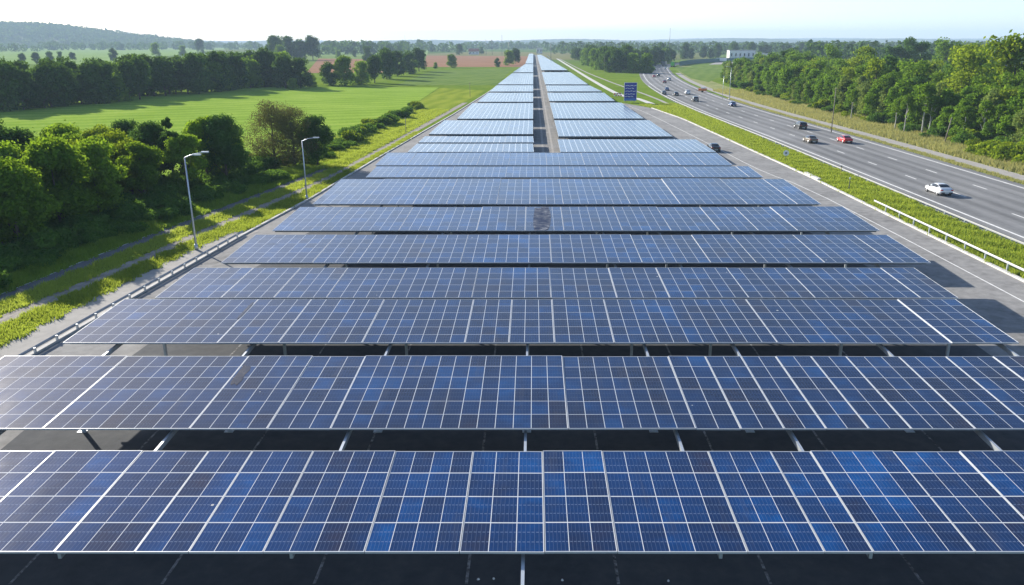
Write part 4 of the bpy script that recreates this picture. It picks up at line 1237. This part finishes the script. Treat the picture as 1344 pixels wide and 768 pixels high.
# ------------------------------------------------------------------ vehicles
def car_proto(name, L, W, kind):
    """stations: y, floor z, belt z, top z, half width at sill, belt, top; front at +y"""
    hl = L / 2
    if kind == 'sedan':
        st = [(-hl, .42, .80, .82, .70, .72, .62), (-hl + .12, .30, .88, .94, .82, .80, .68), (-hl + .45, .22, .92, 1.02, .89, .86, .66),
              (-hl + .85, .20, .93, 1.22, .90, .88, .62), (-hl + 1.35, .20, .93, 1.40, .90, .88, .60), (-hl + 1.9, .20, .92, 1.46, .90, .88, .60), (-hl + 2.4, .20, .91, 1.43, .90, .88, .60),
              (-hl + 2.9, .20, .90, 1.24, .90, .88, .63), (-hl + 3.3, .20, .88, .98, .89, .86, .68), (hl - .55, .22, .80, .88, .87, .84, .66), (hl - .15, .28, .68, .74, .80, .78, .60), (hl, .38, .58, .60, .66, .66, .52)]
    else:
        st = [(-hl, .48, 1.00, 1.05, .74, .76, .64), (-hl + .08, .34, 1.05, 1.30, .86, .84, .66), (-hl + .3, .26, 1.06, 1.56, .91, .89, .68),
              (-hl + .7, .24, 1.06, 1.68, .92, .90, .68), (-hl + 1.3, .24, 1.05, 1.72, .92, .90, .68), (-hl + 2.0, .24, 1.04, 1.70, .92, .90, .68), (-hl + 2.5, .24, 1.03, 1.63, .92, .90, .68),
              (-hl + 3.0, .24, 1.02, 1.36, .92, .90, .70), (-hl + 3.35, .24, 1.00, 1.10, .91, .88, .72), (hl - .5, .26, .94, 1.00, .89, .86, .70), (hl - .12, .32, .82, .88, .82, .80, .64), (hl, .42, .68, .70, .68, .68, .56)]
    k = W / 1.8
    def section(s):
        y_, zf, zb_, zt, ws, wb, wt = s
        ws, wb, wt = ws * k, wb * k, wt * k
        half = [(ws * .85, zf), (ws, zf + .14), (ws * 1.01, (zf + zb_) / 2 + .05), (wb, zb_), (wt + (wb - wt) * .14, zb_ + (zt - zb_) * .84), (wt * .86, zt - (zt - zb_) * .04), (wt * .45, zt)]
        return [(a, y_, c) for a, c in half] + [(-a, y_, c) for a, c in half[::-1]]
    S = [section(s) for s in st]
    n = len(S[0])
    b = MB()
    for s in S: b.v += s
    for i in range(len(S) - 1):
        for j in range(n):
            j2 = (j + 1) % n
            b.f.append((i * n + j, i * n + j2, (i + 1) * n + j2, (i + 1) * n + j)); b.m.append(0); b.uv.append([(0, 0)] * 4)
    b.f.append(tuple(range(n))); b.m.append(0); b.uv.append([(0, 0)] * n)
    b.f.append(tuple((len(S) - 1) * n + j for j in range(n))[::-1]); b.m.append(0); b.uv.append([(0, 0)] * n)
    root = empty(name, (0, 0, -50))
    body = b.obj('body', PAINT['white'], root, smooth=True)
    md = body.modifiers.new('edge', 'BEVEL'); md.width = .03; md.segments = 2; md.limit_method = 'ANGLE'; md.angle_limit = R(40)
    def patch(i0, i1, ja, jb, nm, ins=(.1, .9, .12, .92)):
        """a pane over stations i0..i1, between section points ja..jb"""
        def pt(fi, fj):
            i = min(int(fi), len(S) - 2); t = fi - i
            def sj(sec):
                j = min(int(fj), n - 2); u = fj - j
                return Vector(sec[j]) * (1 - u) + Vector(sec[j + 1]) * u
            return sj(S[i]) * (1 - t) + sj(S[i + 1]) * t
        m_ = MB()
        nu, nv = 6, 4
        a0, a1 = i0 + (i1 - i0) * ins[0], i0 + (i1 - i0) * ins[1]
        b0, b1 = ja + (jb - ja) * ins[2], ja + (jb - ja) * ins[3]
        G = [[pt(a0 + (a1 - a0) * p / nu, b0 + (b1 - b0) * q / nv) for q in range(nv + 1)] for p in range(nu + 1)]
        for p in range(nu):
            for q in range(nv):
                quad = [G[p][q], G[p][q + 1], G[p + 1][q + 1], G[p + 1][q]]
                nn = (quad[2] - quad[0]).cross(quad[3] - quad[1])
                if nn.length > 1e-9: nn.normalize()
                c = sum(quad, Vector()) / 4 - Vector((0, 0, .7))
                if nn.dot(c) < 0: quad = quad[::-1]; nn = -nn
                m_.face([v_ + nn * .014 for v_ in quad])
        return m_.obj(nm, M['car_glass'], root)
    if kind == 'sedan':
        patch(3, 6.9, 3, 4, 'side_window', (.06, .94, .12, .95)); patch(3, 6.9, n - 5, n - 4, 'side_window', (.06, .94, .05, .88))
        patch(2.2, 4.0, 4.3, n - 5.3, 'rear_window', (.1, .95, .0, 1)); patch(6.2, 8.0, 4.3, n - 5.3, 'windscreen', (.05, .95, 0, 1))
    else:
        patch(1.6, 6.9, 3, 4, 'side_window', (.06, .94, .12, .95)); patch(1.6, 6.9, n - 5, n - 4, 'side_window', (.06, .94, .05, .88))
        patch(1.0, 2.4, 4.0, n - 5.0, 'rear_window', (.05, .9, .0, 1)); patch(6.2, 8.0, 4.3, n - 5.3, 'windscreen', (.05, .95, 0, 1))
    for sx in (-1, 1):
        for yy in (-hl + .82, hl - .86):
            r_ = .33 if kind == 'sedan' else .37
            wh = MB()
            wh.tube([(sx * (W / 2 - .2), yy, r_), (sx * (W / 2 + .005), yy, r_)], r_, 18)
            wo = wh.obj('wheel', M['tyre'], root)
            MB().tube([(sx * (W / 2 + .006), yy, r_), (sx * (W / 2 + .025), yy, r_)], [r_ * .66, r_ * .55], 14).obj('rim', M['rim'], wo)
        zb_ = st[1][2]
        MB().box(sx * .66 - .15, sx * .66 + .15, -hl - .005, -hl + .12, zb_ - .14, zb_ + .0).obj('tail_light', M['tail'], root)
        MB().box(sx * .58 - .14, sx * .58 + .14, hl - .14, hl + .005, .56, .66).obj('headlight', M['lamp_clear'], root)
        MB().box(sx * (W / 2 + .02) - .1, sx * (W / 2 + .02) + .1, hl - 1.65, hl - 1.5, st[7][2] - .01, st[7][2] + .12).obj('mirror', M['trim'], root)
    MB().box(-.72 * k, .72 * k, -hl - .045, -hl + .03, .34, .54).obj('bumper', M['trim'], root)
    MB().box(-.26, .26, -hl - .055, -hl - .046, .40, .51).obj('number_plate', M['plate'], root)
    return root
SEDAN = car_proto('car', 4.55, 1.82, 'sedan')
SUV = car_proto('car', 4.6, 1.9, 'suv')
used = set()
def put_car(proto, px_, py_, col, label, cat='car', back=False, rz=None, z=.01):
    x, y = g(px_, py_)
    best = min(range(len(MW) - 1), key=lambda i: (MW[i] - Vector((x, y))).length)
    t = (MW[best + 1] - MW[best]).normalized()
    r_ = proto if proto.name not in used else copy_tree(proto)
    used.add(proto.name)
    r_.location = (x, y, z)
    r_.scale = (.88, .88, .88)
    r_.rotation_euler = (0, 0, (math.atan2(-t.x, t.y) if rz is None else rz) + (math.pi if back else 0))
    for c in r_.children:
        if c.name.split('.')[0] == 'body':
            c.material_slots[0].link = 'OBJECT'; c.material_slots[0].material = PAINT[col]
    tag(r_, label, cat, 'cars on the motorway' if rz is None else None)
    return r_
put_car(SEDAN, 1231, 254, 'white', 'white coupe-like car nearest the camera in the motorway left lane')
put_car(SEDAN, 1108, 187, 'red', 'bright red car in the right part of the motorway')
put_car(SUV, 1050, 169, 'black', 'black sports utility vehicle ahead of the dark car tinted with sun glow')
put_car(SEDAN, 1063, 187, 'beige_glow', 'dark car with beige sun glow in its paint between the white car and the black utility vehicle')
put_car(SEDAN, 936, 198, 'black', 'black car alone on the service road beside the array', rz=0.02)
put_car(SEDAN, 961, 139.5, 'blue', 'dark blue car beside the pale headed street lamp')
put_car(SUV, 912, 133, 'grey', 'dark grey utility vehicle in the middle lane left of the blue car')
put_car(SEDAN, 887, 125.5, 'black', 'black car left of the white van', )
put_car(SUV, 902, 124, 'white', 'white van-like car in the outer lane', )
put_car(SEDAN, 871, 124, 'grey', 'dark car hugging the inner edge line of the bend')
put_car(SEDAN, 875, 119, 'blue', 'blue car just ahead of the dark one at the inner edge')
put_car(SUV, 878, 106, 'silver', 'silver utility vehicle in the middle of the bend')
put_car(SEDAN, 872, 109, 'dred', 'dark red car in the middle of the bend')
put_car(SUV, 864, 100.5, 'black', 'black utility vehicle beside the small red car in the bend')
put_car(SEDAN, 858.5, 101.5, 'red', 'small red car at the left of the bend')
put_car(SEDAN, 859, 92.5, 'black', 'black car at the far top of the bend')
put_car(SEDAN, 873, 91, 'silver', 'pale car at the far top of the bend')
put_car(SEDAN, 987, 82, 'grey', 'dark car on the far pale lot beyond the bend', rz=1.2)

def truck(px_, py_, col, box, label, rz=None, L=8.0):
    x, y = g(px_, py_)
    best = min(range(len(MW) - 1), key=lambda i: (MW[i] - Vector((x, y))).length)
    t = (MW[best + 1] - MW[best]).normalized()
    root = empty('lorry', (x, y, .01), math.atan2(-t.x, t.y) if rz is None else rz); tag(root, label, 'lorry')
    b = MB(); b.box(-1.22, 1.22, -L / 2, L / 2 - 2.1, .95, 3.5); b.obj('cargo_box', box, root)
    MB().box(-1.0, 1.0, -L / 2 + .05, L / 2 - .1, .6, .94).obj('chassis', M['dark_steel'], root)
    cb = MB(); y0, y1 = L / 2 - 1.95, L / 2
    P = [(y0, .96), (y1, .96), (y1, 1.7), (y1 - .35, 2.8), (y0, 2.9)]
    for sx in (-1.15, 1.15): cb.face([(sx, p[0], p[1]) for p in (P if sx > 0 else P[::-1])])
    for p, q in zip(P, P[1:] + P[:1]): cb.face([(1.15, p[0], p[1]), (-1.15, p[0], p[1]), (-1.15, q[0], q[1]), (1.15, q[0], q[1])][::-1])
    cab = cb.obj('cab', PAINT[col], root)
    MB().box(-1.0, 1.0, y1 - .12, y1 + .01, 1.75, 2.2).obj('windscreen', M['car_glass'], cab)
    for sx in (-1, 1):
        MB().box(sx * 1.0 - .12, sx * 1.0 + .12, -L / 2 - .03, -L / 2 + .05, .7, .85).obj('tail_light', M['tail'], root)
        for yy in (-L / 2 + 1.2, -L / 2 + 2.4, L / 2 - 1.1):
            wo = MB().tube([(sx * .85, yy, .48), (sx * 1.2, yy, .48)], .48, 16).obj('wheel', M['tyre'], root)
            MB().tube([(sx * 1.201, yy, .48), (sx * 1.22, yy, .48)], .25, 12).obj('rim', M['rim'], wo)
truck(883, 88.0, 'green', PAINT['green'], 'bright green lorry at the far top of the motorway bend')
truck(872, 87.0, 'grey', PAINT['grey'], 'dark lorry left of the green one at the top of the bend')
truck(945, 81.5, 'white', PAINT['white'], 'white lorry beyond the bend left of the white building', rz=1.35, L=11)

# orange roadside machine by the outer lane
x, y = g(922, 121)
root = empty('road_machine', (x, y, .01), R(70)); tag(root, 'small orange roadwork trailer on the outer edge of the bend', 'trailer')
MB().box(-.9, .9, -1.4, 1.4, .45, 1.25).obj('trailer_body', M['orange'], root)
MB().box(-.7, .7, -1.0, .6, 1.252, 1.7).obj('hood', M['white'], root)
MB().tube([(0, 1.4, .55), (0, 2.3, .45)], .05, 6).obj('tow_bar', M['dark_steel'], root)
for sx in (-1, 1): MB().tube([(sx * .75, 0, .3), (sx * .95, 0, .3)], .3, 14).obj('wheel', M['tyre'], root)

# ------------------------------------------------------------------ haze
hz = MB().box(-8900, 8900, -290, 9400, -1.0, 130.0).obj('haze', [])
hm = bpy.data.materials.new('haze_air'); hm.use_nodes = True
hn = hm.node_tree
hn.nodes.remove(hn.nodes['Principled BSDF'])
pv = hn.nodes.new('ShaderNodeVolumePrincipled')
pv.inputs['Color'].default_value = (0.60, 0.80, 1.0, 1)
pv.inputs['Density'].default_value = 0.00019
pv.inputs['Anisotropy'].default_value = 0.0
hn.links.new(pv.outputs[0], hn.nodes['Material Output'].inputs['Volume'])
hz.data.materials.append(hm)
tag(hz, 'pale haze filling the air over the whole landscape', 'haze', None, 'stuff')
